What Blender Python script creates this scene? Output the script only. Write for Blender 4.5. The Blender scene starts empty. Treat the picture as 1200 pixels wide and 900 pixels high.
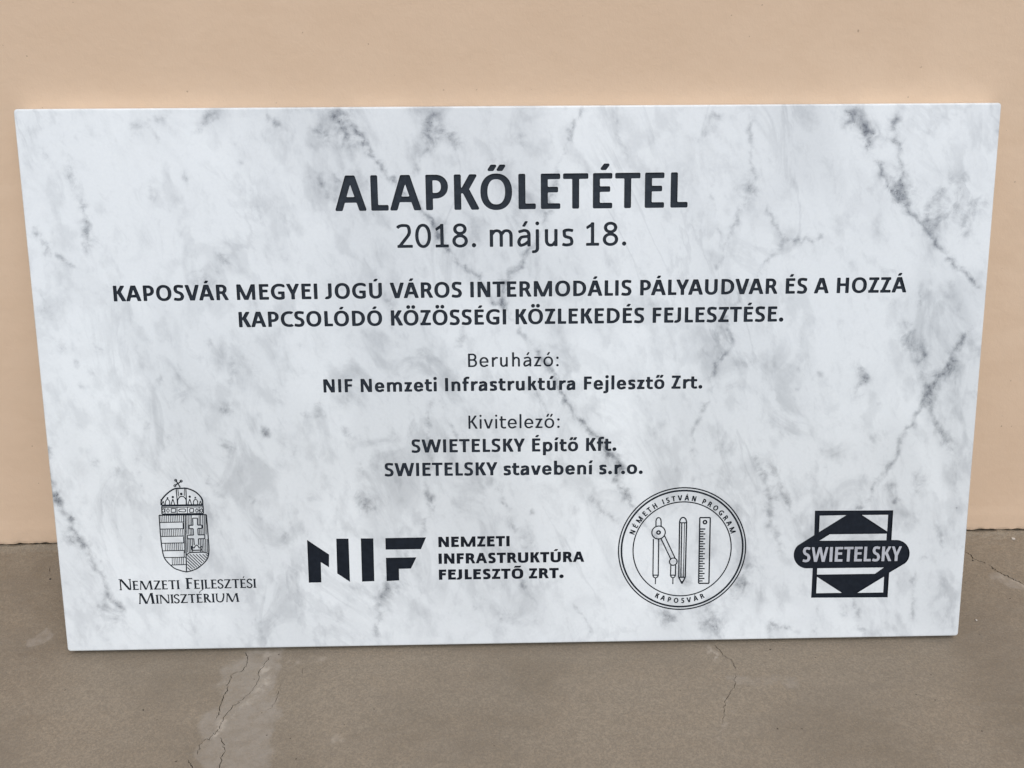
import bpy, math, random
import numpy as np
from mathutils import Matrix, Vector
from mathutils.geometry import delaunay_2d_cdt

# ------------------------------------------------------------------ camera
SC = bpy.context.scene
COL = SC.collection
F_PX, IMG_W, IMG_H = 1050.0, 1200.0, 900.0          # focal length in pixels of the 1200x900 photograph
CAM_POS = np.array([0.4793753392103363, -0.7558318411645085, 0.7290763882168132])
CAM_R = np.array([[0.9997572183250998, -0.021929649388700987, -0.0021435681811816584],
                  [-0.012120601430617717, -0.46609729373615316, -0.8846504415828855],
                  [0.018400962687284486, 0.8844616460025403, -0.466249934394267]])   # rows: right, down, forward
LEAN = math.radians(17.898142862850168)
SW, SH, ST = 1.0, 0.583, 0.02                        # plaque width, height, thickness (m)
SN, CS = math.sin(LEAN), math.cos(LEAN)
WALL_Y = SH * SN + ST * CS                           # the plaque leans on the wall
GROUND_Z = -ST * SN                                  # and stands on its back lower edge

cam_data = bpy.data.cameras.new('camera')
cam = bpy.data.objects.new('camera', cam_data)
COL.objects.link(cam)
cam_data.sensor_fit = 'HORIZONTAL'
cam_data.sensor_width = 36.0
cam_data.lens = 36.0 * F_PX / IMG_W
cam_data.clip_start = 0.02
cam_data.clip_end = 200
r, d, f = CAM_R
cam.matrix_world = Matrix(((r[0], -d[0], -f[0], CAM_POS[0]), (r[1], -d[1], -f[1], CAM_POS[1]),
                           (r[2], -d[2], -f[2], CAM_POS[2]), (0, 0, 0, 1)))
SC.camera = cam

# ------------------------------------------------------------------ light: bright overcast
SUN_EL, SUN_ROT = math.radians(56), math.radians(172)    # high, behind the photographer
world = bpy.data.worlds.new('World')
SC.world = world
world.use_nodes = True
wn, wl = world.node_tree.nodes, world.node_tree.links
sky = wn.new('ShaderNodeTexSky')
sky.sky_type = 'NISHITA'
sky.sun_disc = False
sky.sun_elevation = SUN_EL
sky.sun_rotation = SUN_ROT
sky.air_density = 1.0
sky.dust_density = 1.8
sky.ozone_density = 1.0
wl.new(sky.outputs[0], wn['Background'].inputs[0])
wn['Background'].inputs[1].default_value = 0.10
sun_data = bpy.data.lights.new('sun', 'SUN')
sun = bpy.data.objects.new('sun', sun_data)
COL.objects.link(sun)
sun_data.energy = 1.2
sun_data.angle = math.radians(55)
sun_data.color = (1.0, 0.975, 0.95)
sd = Vector((math.sin(SUN_ROT) * math.cos(SUN_EL), math.cos(SUN_ROT) * math.cos(SUN_EL), math.sin(SUN_EL)))
sun.rotation_euler = sd.to_track_quat('Z', 'Y').to_euler()
SC.view_settings.view_transform = 'Standard'
SC.view_settings.look = 'None'
SC.view_settings.gamma = 1
SC.view_settings.exposure = 0.52

# ------------------------------------------------------------------ helpers
rng = np.random.RandomState(7)
random.seed(7)


def ray(px, py):
    v = CAM_R.T @ np.array([(px - IMG_W / 2) / F_PX, (py - IMG_H / 2) / F_PX, 1.0])
    return v / np.linalg.norm(v)


def on_plane(px, py, p0, n):
    v = ray(px, py)
    return CAM_POS + v * (np.dot(p0 - CAM_POS, n) / np.dot(v, n))


def slab_uv(px, py):                                  # photograph pixel -> metres on the plaque's face
    p = on_plane(px, py, np.zeros(3), np.array([0, -CS, SN]))
    return np.array([p[0], p[1] * SN + p[2] * CS])


def ground_xy(px, py):
    return on_plane(px, py, np.array([0, 0, GROUND_Z]), np.array([0, 0, 1.0]))[:2]


def wall_xz(px, py):
    return on_plane(px, py, np.array([0, WALL_Y, 0]), np.array([0, 1.0, 0]))[[0, 2]]


def vnoise(x, y, seed=0, oct=1, rough=0.5):           # value noise, numpy
    out = np.zeros_like(x, dtype=float)
    amp, tot = 1.0, 0.0
    for o in range(oct):
        g = np.random.RandomState(seed + 31 * o).rand(64, 64)
        xi, yi = np.floor(x).astype(int), np.floor(y).astype(int)
        fx, fy = x - xi, y - yi
        fx, fy = fx * fx * (3 - 2 * fx), fy * fy * (3 - 2 * fy)
        a = g[xi % 64, yi % 64]; b = g[(xi + 1) % 64, yi % 64]
        c = g[xi % 64, (yi + 1) % 64]; e = g[(xi + 1) % 64, (yi + 1) % 64]
        out += amp * ((a * (1 - fx) + b * fx) * (1 - fy) + (c * (1 - fx) + e * fx) * fy)
        tot += amp; amp *= rough; x = x * 2.03 + 17.3; y = y * 2.03 + 5.1
    return out / tot


def tag(o, label=None, cat=None, group=None, kind=None):
    if label: o['label'] = label
    if cat: o['category'] = cat
    if group: o['group'] = group
    if kind: o['kind'] = kind
    return o


def mesh_obj(name, verts, faces, mat, parent=None, smooth=False):
    me = bpy.data.meshes.new(name)
    me.from_pydata([tuple(map(float, v)) for v in verts], [], [tuple(map(int, q)) for q in faces])
    me.update()
    o = bpy.data.objects.new(name, me)
    COL.objects.link(o)
    me.materials.append(mat)
    if parent: o.parent = parent
    if smooth: me.polygons.foreach_set('use_smooth', [True] * len(me.polygons))
    return o


def add_attr(o, name, vals):
    a = o.data.attributes.new(name, 'FLOAT', 'POINT')
    a.data.foreach_set('value', np.asarray(vals, dtype=np.float32))


# ------------------------------------------------------------------ materials
class NT:
    def __init__(s, name):
        s.m = bpy.data.materials.new(name)
        s.m.use_nodes = True
        s.t = s.m.node_tree
        s.b = s.t.nodes['Principled BSDF']
        s.co = s.t.nodes.new('ShaderNodeTexCoord').outputs['Object']

    def link(s, a, b): s.t.links.new(a, b)

    def put(s, sock, v):
        if hasattr(v, 'is_output'): s.link(v, sock)
        else: sock.default_value = v

    def math(s, op, a, b=0.0, c=None, clamp=False):
        n = s.t.nodes.new('ShaderNodeMath'); n.operation = op; n.use_clamp = clamp
        s.put(n.inputs[0], a); s.put(n.inputs[1], b)
        if c is not None: s.put(n.inputs[2], c)
        return n.outputs[0]

    def noise(s, scale, detail=3, rough=0.5, dist=0.0, vec=None):
        n = s.t.nodes.new('ShaderNodeTexNoise')
        n.inputs['Scale'].default_value = scale; n.inputs['Detail'].default_value = detail
        n.inputs['Roughness'].default_value = rough; n.inputs['Distortion'].default_value = dist
        s.link(vec or s.co, n.inputs['Vector'])
        return n.outputs[0]

    def step(s, x, lo, hi, a=0.0, b=1.0):
        n = s.t.nodes.new('ShaderNodeMapRange'); n.interpolation_type = 'SMOOTHSTEP'
        s.put(n.inputs[0], x); n.inputs[1].default_value = lo; n.inputs[2].default_value = hi
        n.inputs[3].default_value = a; n.inputs[4].default_value = b
        return n.outputs[0]

    def mapping(s, scale=(1, 1, 1), rot=(0, 0, 0), loc=(0, 0, 0)):
        n = s.t.nodes.new('ShaderNodeMapping'); n.vector_type = 'TEXTURE'
        n.inputs['Scale'].default_value = scale; n.inputs['Rotation'].default_value = rot; n.inputs['Location'].default_value = loc
        s.link(s.co, n.inputs['Vector'])
        return n.outputs[0]

    def mix(s, fac, a, b):
        n = s.t.nodes.new('ShaderNodeMix'); n.data_type = 'RGBA'
        s.put(n.inputs[0], fac)
        s.put(n.inputs[6], a if hasattr(a, 'is_output') else (*a, 1)); s.put(n.inputs[7], b if hasattr(b, 'is_output') else (*b, 1))
        return n.outputs[2]

    def attr(s, name):
        n = s.t.nodes.new('ShaderNodeAttribute'); n.attribute_name = name
        return n.outputs['Fac']

    def bump(s, h, strength, dist):
        n = s.t.nodes.new('ShaderNodeBump'); n.inputs['Strength'].default_value = strength; n.inputs['Distance'].default_value = dist
        s.link(h, n.inputs['Height'])
        s.link(n.outputs[0], s.b.inputs['Normal'])


def marble_material(name, white, grey):
    k = NT(name)
    strk = k.mapping((1.0, 1.0, 1.9), (0, math.radians(-22), 0))
    strk2 = k.mapping((1.0, 1.0, 1.6), (0, math.radians(-16), 0), (.37, .1, .73))
    cloud = k.step(k.noise(7.0, 3, 0.5, 0.5, strk), 0.42, 0.60)
    blot = k.step(k.noise(44, 4, 0.55, 0.15, strk2), 0.51, 0.68)
    patch = k.step(k.noise(19, 5, 0.6, 0.8, strk2), 0.49, 0.66)
    small = k.step(k.noise(75, 6, 0.68, 0.6, strk), 0.50, 0.74)
    rid = k.math('ABSOLUTE', k.math('SUBTRACT', k.noise(9, 6, 0.58, 1.2, strk), 0.5))
    thin = k.math('MULTIPLY', k.step(rid, 0.0, 0.035, 1.0, 0.0), k.step(k.noise(6, 3), 0.42, 0.62))
    n3 = k.noise(55, 6, 0.65, 0.7)
    n4 = k.noise(330, 3, 0.7)
    vein = k.attr('vein')
    mod = k.math('MULTIPLY', k.math('SUBTRACT', k.math('MULTIPLY_ADD', k.noise(130, 4, .65), .45, n3), 0.72), k.step(vein, 0.02, 0.20))
    v2 = k.step(k.math('MULTIPLY_ADD', mod, 1.5, k.math('MULTIPLY', vein, 1.05)), 0.02, 1.15)
    speck = k.math('MULTIPLY', k.step(vein, 0.25, 0.75), k.step(k.math('ADD', n4, k.math('MULTIPLY', n3, .4)), 0.74, 0.84))
    broad = k.step(k.noise(3.6, 3, 0.5, 0.4, strk), 0.34, 0.62)
    tot = k.math('MULTIPLY', cloud, 0.12)
    tot = k.math('MULTIPLY_ADD', broad, 0.11, tot)
    tot = k.math('MULTIPLY_ADD', blot, 0.145, tot)
    tot = k.math('MULTIPLY_ADD', k.math('MULTIPLY', patch, k.math('MULTIPLY_ADD', cloud, .7, .3)), 0.24, tot)
    tot = k.math('MULTIPLY_ADD', small, 0.12, tot)
    tot = k.math('MULTIPLY_ADD', thin, 0.13, tot)
    tot = k.math('MULTIPLY_ADD', k.step(k.noise(300, 2, .6), .3, .7), 0.035, tot)
    tot = k.math('MULTIPLY_ADD', v2, 0.80, tot, True)
    c = k.mix(tot, white, grey)
    c = k.mix(k.math('MULTIPLY', speck, 0.5), c, (0.055, 0.057, 0.07))
    k.link(c, k.b.inputs['Base Color'])
    k.b.inputs['Roughness'].default_value = 0.18
    k.b.inputs['IOR'].default_value = 1.48
    return k.m


def paint_material(name, col, col2, rough):
    k = NT(name)
    c = k.mix(k.step(k.noise(180, 4, 0.6), 0.35, 0.7), col, col2)
    k.link(c, k.b.inputs['Base Color'])
    k.b.inputs['Roughness'].default_value = rough
    k.b.inputs['Specular IOR Level'].default_value = 0.22
    k.bump(k.noise(900, 2), 0.25, 0.0004)
    return k.m


def wall_material():
    k = NT('wall_plaster_paint')
    big = k.step(k.noise(2.2, 3, 0.5), 0.3, 0.7)
    mid = k.step(k.noise(26, 5, 0.6, 0.4, k.mapping((1.8, 1, 1))), 0.35, 0.7)
    c = k.mix(big, (0.728, 0.542, 0.378), (0.774, 0.584, 0.412))
    c = k.mix(k.math('MULTIPLY', mid, 0.45), c, (0.698, 0.512, 0.350))
    dot = k.step(k.noise(200, 1, 0.4), 0.80, 0.82)
    c = k.mix(k.math('MULTIPLY', dot, 0.55), c, (0.30, 0.21, 0.14))
    foot_tone = k.math('MULTIPLY', k.attr('foot_tone'), k.step(k.noise(55, 4, .6), .3, .7))
    c = k.mix(foot_tone, c, (0.30, 0.235, 0.165))
    k.link(c, k.b.inputs['Base Color'])
    k.b.inputs['Roughness'].default_value = 0.85
    k.b.inputs['Specular IOR Level'].default_value = 0.25
    h = k.math('MULTIPLY_ADD', k.noise(520, 3, 0.6), 0.35, k.noise(90, 4, 0.55))
    h = k.math('MULTIPLY_ADD', k.noise(14, 3), 1.6, h)
    k.bump(h, 0.30, 0.0014)
    return k.m


def ground_material():
    k = NT('ground_concrete')
    big = k.step(k.noise(4.5, 4, 0.55, 0.4), 0.32, 0.68)
    mid = k.step(k.noise(13, 5, 0.62, 1.4, k.mapping((1.8, 1, 1))), 0.38, 0.62)
    grain = k.step(k.noise(420, 4, 0.75), 0.36, 0.66)
    c = k.mix(big, (0.228, 0.188, 0.135), (0.312, 0.258, 0.187))
    c = k.mix(k.math('MULTIPLY', mid, 0.5), c, (0.295, 0.251, 0.188))
    c = k.mix(k.math('MULTIPLY', grain, 0.62), c, (0.160, 0.135, 0.102))
    c = k.mix(k.math('MULTIPLY', k.step(k.noise(140, 5, 0.75), 0.42, 0.62), 0.25), c, (0.185, 0.157, 0.118))
    c = k.mix(k.math('MULTIPLY', k.step(k.noise(9, 5, 0.65, 0.8, k.mapping((1.5, 1, 1), (0, 0, .3), (.3, .2, 0))), 0.50, 0.66), 0.30), c, (0.198, 0.168, 0.128))
    sp = k.step(k.noise(420, 2, 0.5), 0.66, 0.72)
    c = k.mix(k.math('MULTIPLY', sp, 0.5), c, (0.36, 0.30, 0.23))
    c = k.mix(k.math('MULTIPLY', k.step(k.math('MULTIPLY_ADD', k.noise(48, 5, .65), .9, k.attr('mortar')), .62, .98), k.step(k.noise(90, 4, .6), .3, .65, .30, .75)), c, (0.312, 0.276, 0.226))
    c = k.mix(k.math('MULTIPLY', k.attr('rim'), k.step(k.noise(130, 4, .6), .40, .62)), c, (0.42, 0.37, 0.30))
    pit = k.step(k.noise(170, 1, 0.3), 0.80, 0.815)
    c = k.mix(k.math('MULTIPLY', pit, 0.8), c, (0.05, 0.04, 0.03))
    k.link(c, k.b.inputs['Base Color'])
    k.b.inputs['Roughness'].default_value = 0.9
    k.b.inputs['Specular IOR Level'].default_value = 0.25
    h = k.math('MULTIPLY_ADD', k.noise(300, 4, 0.7), 0.6, k.noise(60, 4, 0.6))
    k.bump(h, 0.7, 0.0018)
    return k.m


M_MARBLE = marble_material('polished_marble', (0.800, 0.828, 0.812), (0.205, 0.220, 0.233))
M_MARBLE2 = marble_material('matt_marble', (0.52, 0.53, 0.555), (0.22, 0.23, 0.25))
M_INK = paint_material('engraving_paint', (0.014, 0.020, 0.028), (0.022, 0.030, 0.040), 0.6)
M_INK2 = paint_material('logo_paint', (0.0045, 0.0075, 0.013), (0.008, 0.0120, 0.019), 0.6)
M_WALL = wall_material()
M_GROUND = ground_material()

# ------------------------------------------------------------------ shapes -> outlines (exact distance + marching squares)
def arc(cx, cy, rx, ry, a0, a1, n=28, p=2.0):
    t = np.radians(np.linspace(a0, a1, n))
    c, s_ = np.cos(t), np.sin(t)
    return np.c_[cx + rx * np.sign(c) * np.abs(c) ** (2 / p), cy + ry * np.sign(s_) * np.abs(s_) ** (2 / p)]


def spline(P, n=10):
    P = np.array(P, float)
    Q = np.vstack([2 * P[0] - P[1], P, 2 * P[-1] - P[-2]])
    out = []
    for i in range(1, len(Q) - 2):
        for t in np.linspace(0, 1, n, endpoint=False):
            a, b, c, e = Q[i - 1], Q[i], Q[i + 1], Q[i + 2]
            out.append(.5 * (2 * b + (c - a) * t + (2 * a - 5 * b + 4 * c - e) * t * t + (3 * b - 3 * c + e - a) * t ** 3))
    out.append(P[-1])
    return np.array(out)


def ribbon(P, v, h, rr=0.0, closed=False):
    """loops of a stroke drawn with an elliptical pen v wide and h high; ends pulled in by rr"""
    P = np.array(P, float)
    keep = [0] + [i for i in range(1, len(P)) if np.linalg.norm(P[i] - P[i - 1]) > 1e-7]
    P = P[keep]
    if closed:
        if np.linalg.norm(P[0] - P[-1]) < 1e-6: P = P[:-1]
        T = np.roll(P, -1, 0) - np.roll(P, 1, 0)
    else:
        if rr:
            for a, b in ((0, 1), (-1, -2)):
                e = P[b] - P[a]; L = np.linalg.norm(e)
                P[a] = P[a] + e / L * min(rr, L * .6)
        T = np.gradient(P, axis=0)
        T[0] = P[1] - P[0]; T[-1] = P[-1] - P[-2]
    T /= np.linalg.norm(T, axis=1)[:, None]
    N = np.c_[-T[:, 1], T[:, 0]]
    hv, hh = max(v / 2 - rr, 1e-4), max(h / 2 - rr, 1e-4)
    O = np.c_[N[:, 0] * hv, N[:, 1] * hh]
    if closed: return [P + O, P - O]
    return [np.vstack([P + O, (P - O)[::-1]])]


def inset(P, rr):                                     # convex polygon
    P = np.array(P, float)
    x, y = P[:, 0], P[:, 1]
    if np.sum(x * np.roll(y, -1) - np.roll(x, -1) * y) < 0: P = P[::-1]
    n = len(P); L = []
    for i in range(n):
        a, b = P[i], P[(i + 1) % n]
        t = (b - a) / np.linalg.norm(b - a); nn = np.array([-t[1], t[0]])
        L.append((a + nn * rr, t))
    out = []
    for i in range(n):
        (p, t), (q, s) = L[i - 1], L[i]
        den = t[0] * s[1] - t[1] * s[0]
        k = ((q - p)[0] * s[1] - (q - p)[1] * s[0]) / den
        out.append(p + t * k)
    return [np.array(out)]


def outlines(prims, cell, rr):
    """prims: lists of loops (even-odd inside one prim), union of prims grown by rr -> closed contours, CCW outer / CW holes"""
    pts = np.vstack([l for p in prims for l in p])
    lo = pts.min(0) - rr - 2.5 * cell; hi = pts.max(0) + rr + 2.5 * cell
    nx, ny = (np.ceil((hi - lo) / cell).astype(int) + 1)
    D = np.full((nx, ny), 1e3)
    for p in prims:
        q = np.vstack(p)
        m = rr + 3 * cell
        i0 = np.maximum(((q.min(0) - m - lo) / cell).astype(int), 0)
        i1 = np.minimum(((q.max(0) + m - lo) / cell).astype(int) + 2, [nx, ny])
        gx = lo[0] + cell * np.arange(i0[0], i1[0]); gy = lo[1] + cell * np.arange(i0[1], i1[1])
        X, Y = np.meshgrid(gx, gy, indexing='ij')
        d2 = np.full(X.shape, 1e9); wind = np.zeros(X.shape, int)
        for l in p:
            A = np.array(l); B = np.roll(A, -1, 0)
            for (ax, ay), (bx, by) in zip(A, B):
                ex, ey = bx - ax, by - ay
                L2 = ex * ex + ey * ey
                if L2 < 1e-16: continue
                t = np.clip(((X - ax) * ex + (Y - ay) * ey) / L2, 0, 1)
                np.minimum(d2, (X - ax - t * ex) ** 2 + (Y - ay - t * ey) ** 2, out=d2)
                cr = ex * (Y - ay) - ey * (X - ax)
                wind += ((ay <= Y) & (by > Y) & (cr > 0)).astype(int) - ((ay > Y) & (by <= Y) & (cr < 0)).astype(int)
        ins = (wind % 2 != 0) if len(p) > 1 else (wind != 0)
        sd_ = np.where(ins, -1, 1) * np.sqrt(d2)
        sub = D[i0[0]:i1[0], i0[1]:i1[1]]
        np.minimum(sub, sd_, out=sub)
    D -= rr
    D[np.abs(D) < cell * 0.02] = cell * 0.02
    S = D < 0
    code = S[:-1, :-1] * 1 + S[1:, :-1] * 2 + S[1:, 1:] * 4 + S[:-1, 1:] * 8
    TAB = {1: [(3, 0)], 2: [(0, 1)], 3: [(3, 1)], 4: [(1, 2)], 5: [(3, 0), (1, 2)], 6: [(0, 2)], 7: [(3, 2)], 8: [(2, 3)], 9: [(2, 0)],
           10: [(2, 3), (0, 1)], 11: [(2, 1)], 12: [(1, 3)], 13: [(1, 0)], 14: [(0, 3)]}
    nxt = {}
    def ek(i, j, e):
        return (i, j, 0) if e == 0 else (i + 1, j, 1) if e == 1 else (i, j + 1, 0) if e == 2 else (i, j, 1)
    for i, j in np.argwhere((code > 0) & (code < 15)):
        for a, b in TAB[int(code[i, j])]:
            nxt[ek(i, j, a)] = ek(i, j, b)
    def pos(k):
        i, j, o = k
        a = D[i, j]
        if o == 0: b = D[i + 1, j]; t = a / (a - b); return (lo[0] + cell * (i + t), lo[1] + cell * j)
        b = D[i, j + 1]; t = a / (a - b); return (lo[0] + cell * i, lo[1] + cell * (j + t))
    loops = []
    while nxt:
        s = next(iter(nxt)); k = s; L = []
        while k in nxt:
            L.append(pos(k)); k = nxt.pop(k)
        L = np.array(L)
        if len(L) > 5: loops.append(simplify(L, cell * 0.06))
    return [l[::-1] for l in loops if len(l) > 3 and abs(area(l)) > cell * cell * 2]


def area(l):
    x, y = l[:, 0], l[:, 1]
    return 0.5 * np.sum(x * np.roll(y, -1) - np.roll(x, -1) * y)


def simplify(L, eps):
    n = len(L); k = int(np.argmax(np.sum((L - L[0]) ** 2, 1)))
    def rdp(P):
        keep = np.zeros(len(P), bool); keep[0] = keep[-1] = True
        st = [(0, len(P) - 1)]
        while st:
            a, b = st.pop()
            if b - a < 2: continue
            e = P[b] - P[a]; L_ = np.linalg.norm(e) + 1e-12
            w = P[a + 1:b] - P[a]
            dd = np.abs(e[0] * w[:, 1] - e[1] * w[:, 0]) / L_
            i = int(np.argmax(dd))
            if dd[i] > eps:
                keep[a + 1 + i] = True; st += [(a, a + 1 + i), (a + 1 + i, b)]
        return P[keep]
    a = rdp(L[:k + 1]); b = rdp(np.vstack([L[k:], L[:1]]))
    return np.vstack([a[:-1], b[:-1]])


# ------------------------------------------------------------------ lettering, drawn stroke by stroke (em = 1)
CAP, XH, ASC, DSC = 0.644, 0.466, 0.690, -0.185
ADV_R = dict(A=.579, B=.544, C=.533, D=.615, E=.488, F=.459, G=.631, H=.623, I=.252, J=.319, K=.520, L=.420, M=.855, N=.646, O=.662, P=.517,
             R=.543, S=.459, T=.487, U=.642, V=.567, W=.890, Y=.487, Z=.468, a=.479, b=.525, e=.498, f=.305, h=.525, i=.229, j=.239, k=.455,
             l=.229, m=.799, n=.525, o=.527, p=.525, r=.349, s=.391, t=.335, u=.525, v=.452, z=.395)
ADV_B = dict(A=.606, B=.560, C=.529, D=.630, E=.488, F=.459, G=.637, H=.631, I=.267, J=.331, K=.547, L=.423, M=.874, N=.659, O=.676, P=.532,
             R=.563, S=.473, T=.495, U=.642, V=.567, W=.906, Y=.520, Z=.472, a=.494, b=.537, e=.503, f=.316, h=.537, i=.246, j=.255, k=.479,
             l=.246, m=.813, n=.537, o=.538, p=.537, r=.355, s=.399, t=.347, u=.537, v=.473, z=.397)
for D_ in (ADV_R, ADV_B):
    for c in '0128': D_[c] = .507
    D_['.'] = .253; D_[':'] = .268; D_[' '] = .226
ACC = {'Á': ('A', 1), 'É': ('E', 1), 'Í': ('I', 1), 'Ó': ('O', 1), 'Ú': ('U', 1), 'Ö': ('O', 3), 'Ő': ('O', 2), 'á': ('a', 1), 'é': ('e', 1),
       'í': ('ı', 1), 'ó': ('o', 1), 'ő': ('o', 2), 'ú': ('u', 1)}


def glyph(ch, v, h, adv, rr, sq=2.2, lsb=None):
    """prims of one sans letter"""
    if ch in ACC:
        base, kind = ACC[ch]
        up = ch.isupper()
        a = adv['i' if base == 'ı' else base]
        P = glyph(base, v, h, adv, rr, sq, lsb)
        y0 = (CAP + .052) if up else (XH + .072)
        y1 = y0 + (.118 if up else .150)
        cx = a / 2 + (.05 if base in 'E' else .01 if base == 'a' else 0)
        w = v * .98
        if kind == 1: P += [inset(z, rr) for z in [[(cx - .035 - w / 2, y0), (cx - .035 + w / 2, y0), (cx + .055 + w / 2, y1), (cx + .055 - w / 2, y1)]]]
        if kind == 2:
            for s in (-.083, .083):
                P += [inset([(cx + s - .03 - w / 2, y0), (cx + s - .03 + w / 2, y0), (cx + s + .048 + w / 2, y1), (cx + s + .048 - w / 2, y1)], rr)]
        if kind == 3:
            q = v * .56
            for s in (-.1, .1): P += [[arc(cx + s, y0 + q * .95, q - rr, q - rr, 0, 345, 20)]]
        return P
    a = adv['i' if ch == 'ı' else ch]
    l = lsb if lsb is not None else (.094 if v < .105 else .080)
    R_ = []
    C, X, o = CAP, XH, .010
    dv = v * (1.08 if v < .16 else .92)
    rect = lambda x0, y0, x1, y1: R_.append(inset([(x0, y0), (x1, y0), (x1, y1), (x0, y1)], rr))
    par = lambda x0, y0, x1, y1, w=None: R_.append(inset([(x0 - (w or dv) / 2, y0), (x0 + (w or dv) / 2, y0), (x1 + (w or dv) / 2, y1), (x1 - (w or dv) / 2, y1)], rr))
    pen = lambda P, closed=False, vv=None, hh=None: R_.append(ribbon(P, vv or v, hh or h, rr, closed))
    stem = lambda x, y0=0, y1=C: rect(x, y0, x + v, y1)
    def dpath(x0, y1, y0, xr):
        ry = (y1 - y0) / 2; rx = min(ry * 1.08, xr - x0 - .01)
        pen(np.vstack([[(x0, y1)], [(x0 + (xr - rx - x0) * .5, y1)], arc(xr - rx, (y0 + y1) / 2, rx, ry, 90, -90, 30, sq), [(x0 + (xr - rx - x0) * .5, y0)], [(x0, y0)]]))
    if ch == 'A':
        par(.006 + dv / 2, 0, a / 2 - .12 * dv, C); par(a - .006 - dv / 2, 0, a / 2 + .12 * dv, C)
        rect(a * .24, .150, a * .76, .150 + h)
    elif ch == 'B':
        stem(l); m = .338
        dpath(l + v / 2, C - h / 2, m, a - .068 - v / 2); dpath(l + v / 2, m, h / 2, a - .040 - v / 2)
    elif ch in 'CG':
        ry = (C + 2 * o - h) / 2; ro = C * .53; rx = ro - v / 2; cx = .046 + ro
        if ch == 'C':
            xe = a - .030
            q = arc(cx, C / 2, rx, ry, 48, 312, 44, sq)
            q = q[q[:, 0] < xe - .02]
            pen(np.vstack([[(xe, C - .088)], q, [(xe, .088)]]))
        else:
            xe = a - .066
            q = arc(cx, C / 2, rx, ry, 55, 298, 44, sq)
            q = q[q[:, 0] < xe - .03]
            pen(np.vstack([[(xe - .012, C - .082)], q, [(xe - v * .5, .075)]]))
            rect(xe - v * .97, .05, xe, .335); rect(a * .50, .335 - h, xe, .335)
    elif ch == 'D':
        stem(l); dpath(l + v / 2, C - h / 2, h / 2, a - .044 - v / 2)
    elif ch in 'EFL':
        stem(l)
        if ch != 'F': rect(l, 0, a - (.045 if ch == 'E' else .020), h)
        if ch != 'L':
            rect(l, C - h, a - (.046 if ch == 'E' else .036), C)
            m = .300 if ch == 'E' else .275
            rect(l, m, a - (.085 if ch == 'E' else .062), m + h)
    elif ch == 'H': stem(l); stem(a - l - v); rect(l, .292, a - l, .292 + h)
    elif ch == 'I': stem((a - v) / 2)
    elif ch == 'J':
        xs = a - .078 - v / 2
        pen(np.vstack([[(xs, C)], [(xs, .4)], arc(xs - .14, .16, .14, .16 - h / 2 + o, 0, -92, 16, sq), [(.018, .012 + h / 2)]]))
    elif ch == 'K':
        stem(l)
        par(l + v + .012 + dv * .12, .300, a - .034 - dv / 2, C, dv * 1.10); par(l + v + .030 + dv * .30, .375, a + .002 - dv / 2, 0, dv * 1.12)
    elif ch == 'M':
        w = v * .94
        rect(l, 0, l + w, C); rect(a - l - w, 0, a - l, C)
        par(a / 2 - dv * .05, 0, l + dv * .56, C, dv * .98); par(a / 2 + dv * .05, 0, a - l - dv * .56, C, dv * .98)
    elif ch == 'N':
        w = v * .94
        rect(l, 0, l + w, C); rect(a - l - w, 0, a - l, C); par(a - l - dv * .58, 0, l + dv * .58, C, dv * 1.10)
    elif ch == 'O': pen(arc(a / 2, C / 2, a / 2 - .044 - v / 2, C / 2 + o - h / 2, 0, 360, 64, sq), True)
    elif ch == 'P': stem(l); dpath(l + v / 2, C - h / 2, .262, a - .038 - v / 2)
    elif ch == 'R':
        stem(l); dpath(l + v / 2, C - h / 2, .312, a - .078 - v / 2); par(l + v + .115, .32, a - .004 - dv / 2, 0)
    elif ch in 'Ss':
        T, w_, = (C, a) if ch == 'S' else (X, a)
        x0, x1 = .040 + v / 2, w_ - .034 - v / 2
        q = v * .5; mid = T * .515
        t_, b_ = T + o - h / 2, -o + h / 2
        m1 = (mid + t_) / 2 + .012 * T; m2 = (mid + b_) / 2 - .005
        cx = w_ * .51
        pen(spline([(x1 - .012 + q * .6, T - .068 * T / C), (cx + .10, t_ - .012), (cx + .01, t_), (cx - .095, t_ - .020), (x0 + .012, m1 + .050 * T), (x0 + .016, m1 - .05 * T),
                    (cx - .075, mid + .05 * T), (cx + .065, mid - .045 * T), (x1 - .010, m2 + .055 * T), (x1 - .004, m2 - .05 * T), (cx + .085, b_ + .024), (cx - .02, b_),
                    (cx - .10, b_ + .008), (x0 - q * .55, .072 * T / C)], 8), False, v * .97, h * 1.04)
    elif ch == 'T': rect(.012, C - h, a - .012, C); rect((a - v) / 2, 0, (a + v) / 2, C - h * .5)
    elif ch == 'U':
        x0, x1 = l - .006 + v / 2, a - l + .006 - v / 2
        pen(np.vstack([[(x0, C)], [(x0, .42)], arc((x0 + x1) / 2, .235, (x1 - x0) / 2, .235 + o - h / 2, 180, 360, 36, sq), [(x1, .42)], [(x1, C)]]))
    elif ch == 'V': par(a / 2 - .1 * dv, 0, .006 + dv / 2, C); par(a / 2 + .1 * dv, 0, a - .006 - dv / 2, C)
    elif ch == 'W':
        w = dv * .96
        x = [.012 + w / 2, a * .275, a / 2, a * .725, a - .012 - w / 2]
        par(x[1] - w * .06, 0, x[0], C, w); par(x[1] + w * .06, 0, x[2] - w * .05, C, w)
        par(x[3] - w * .06, 0, x[2] + w * .05, C, w); par(x[3] + w * .06, 0, x[4], C, w)
    elif ch == 'Y':
        par(a / 2 - dv * .03, .235, .004 + dv / 2, C); par(a / 2 + dv * .03, .235, a - .004 - dv / 2, C); rect((a - v) / 2, 0, (a + v) / 2, .285)
    elif ch == 'Z':
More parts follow.
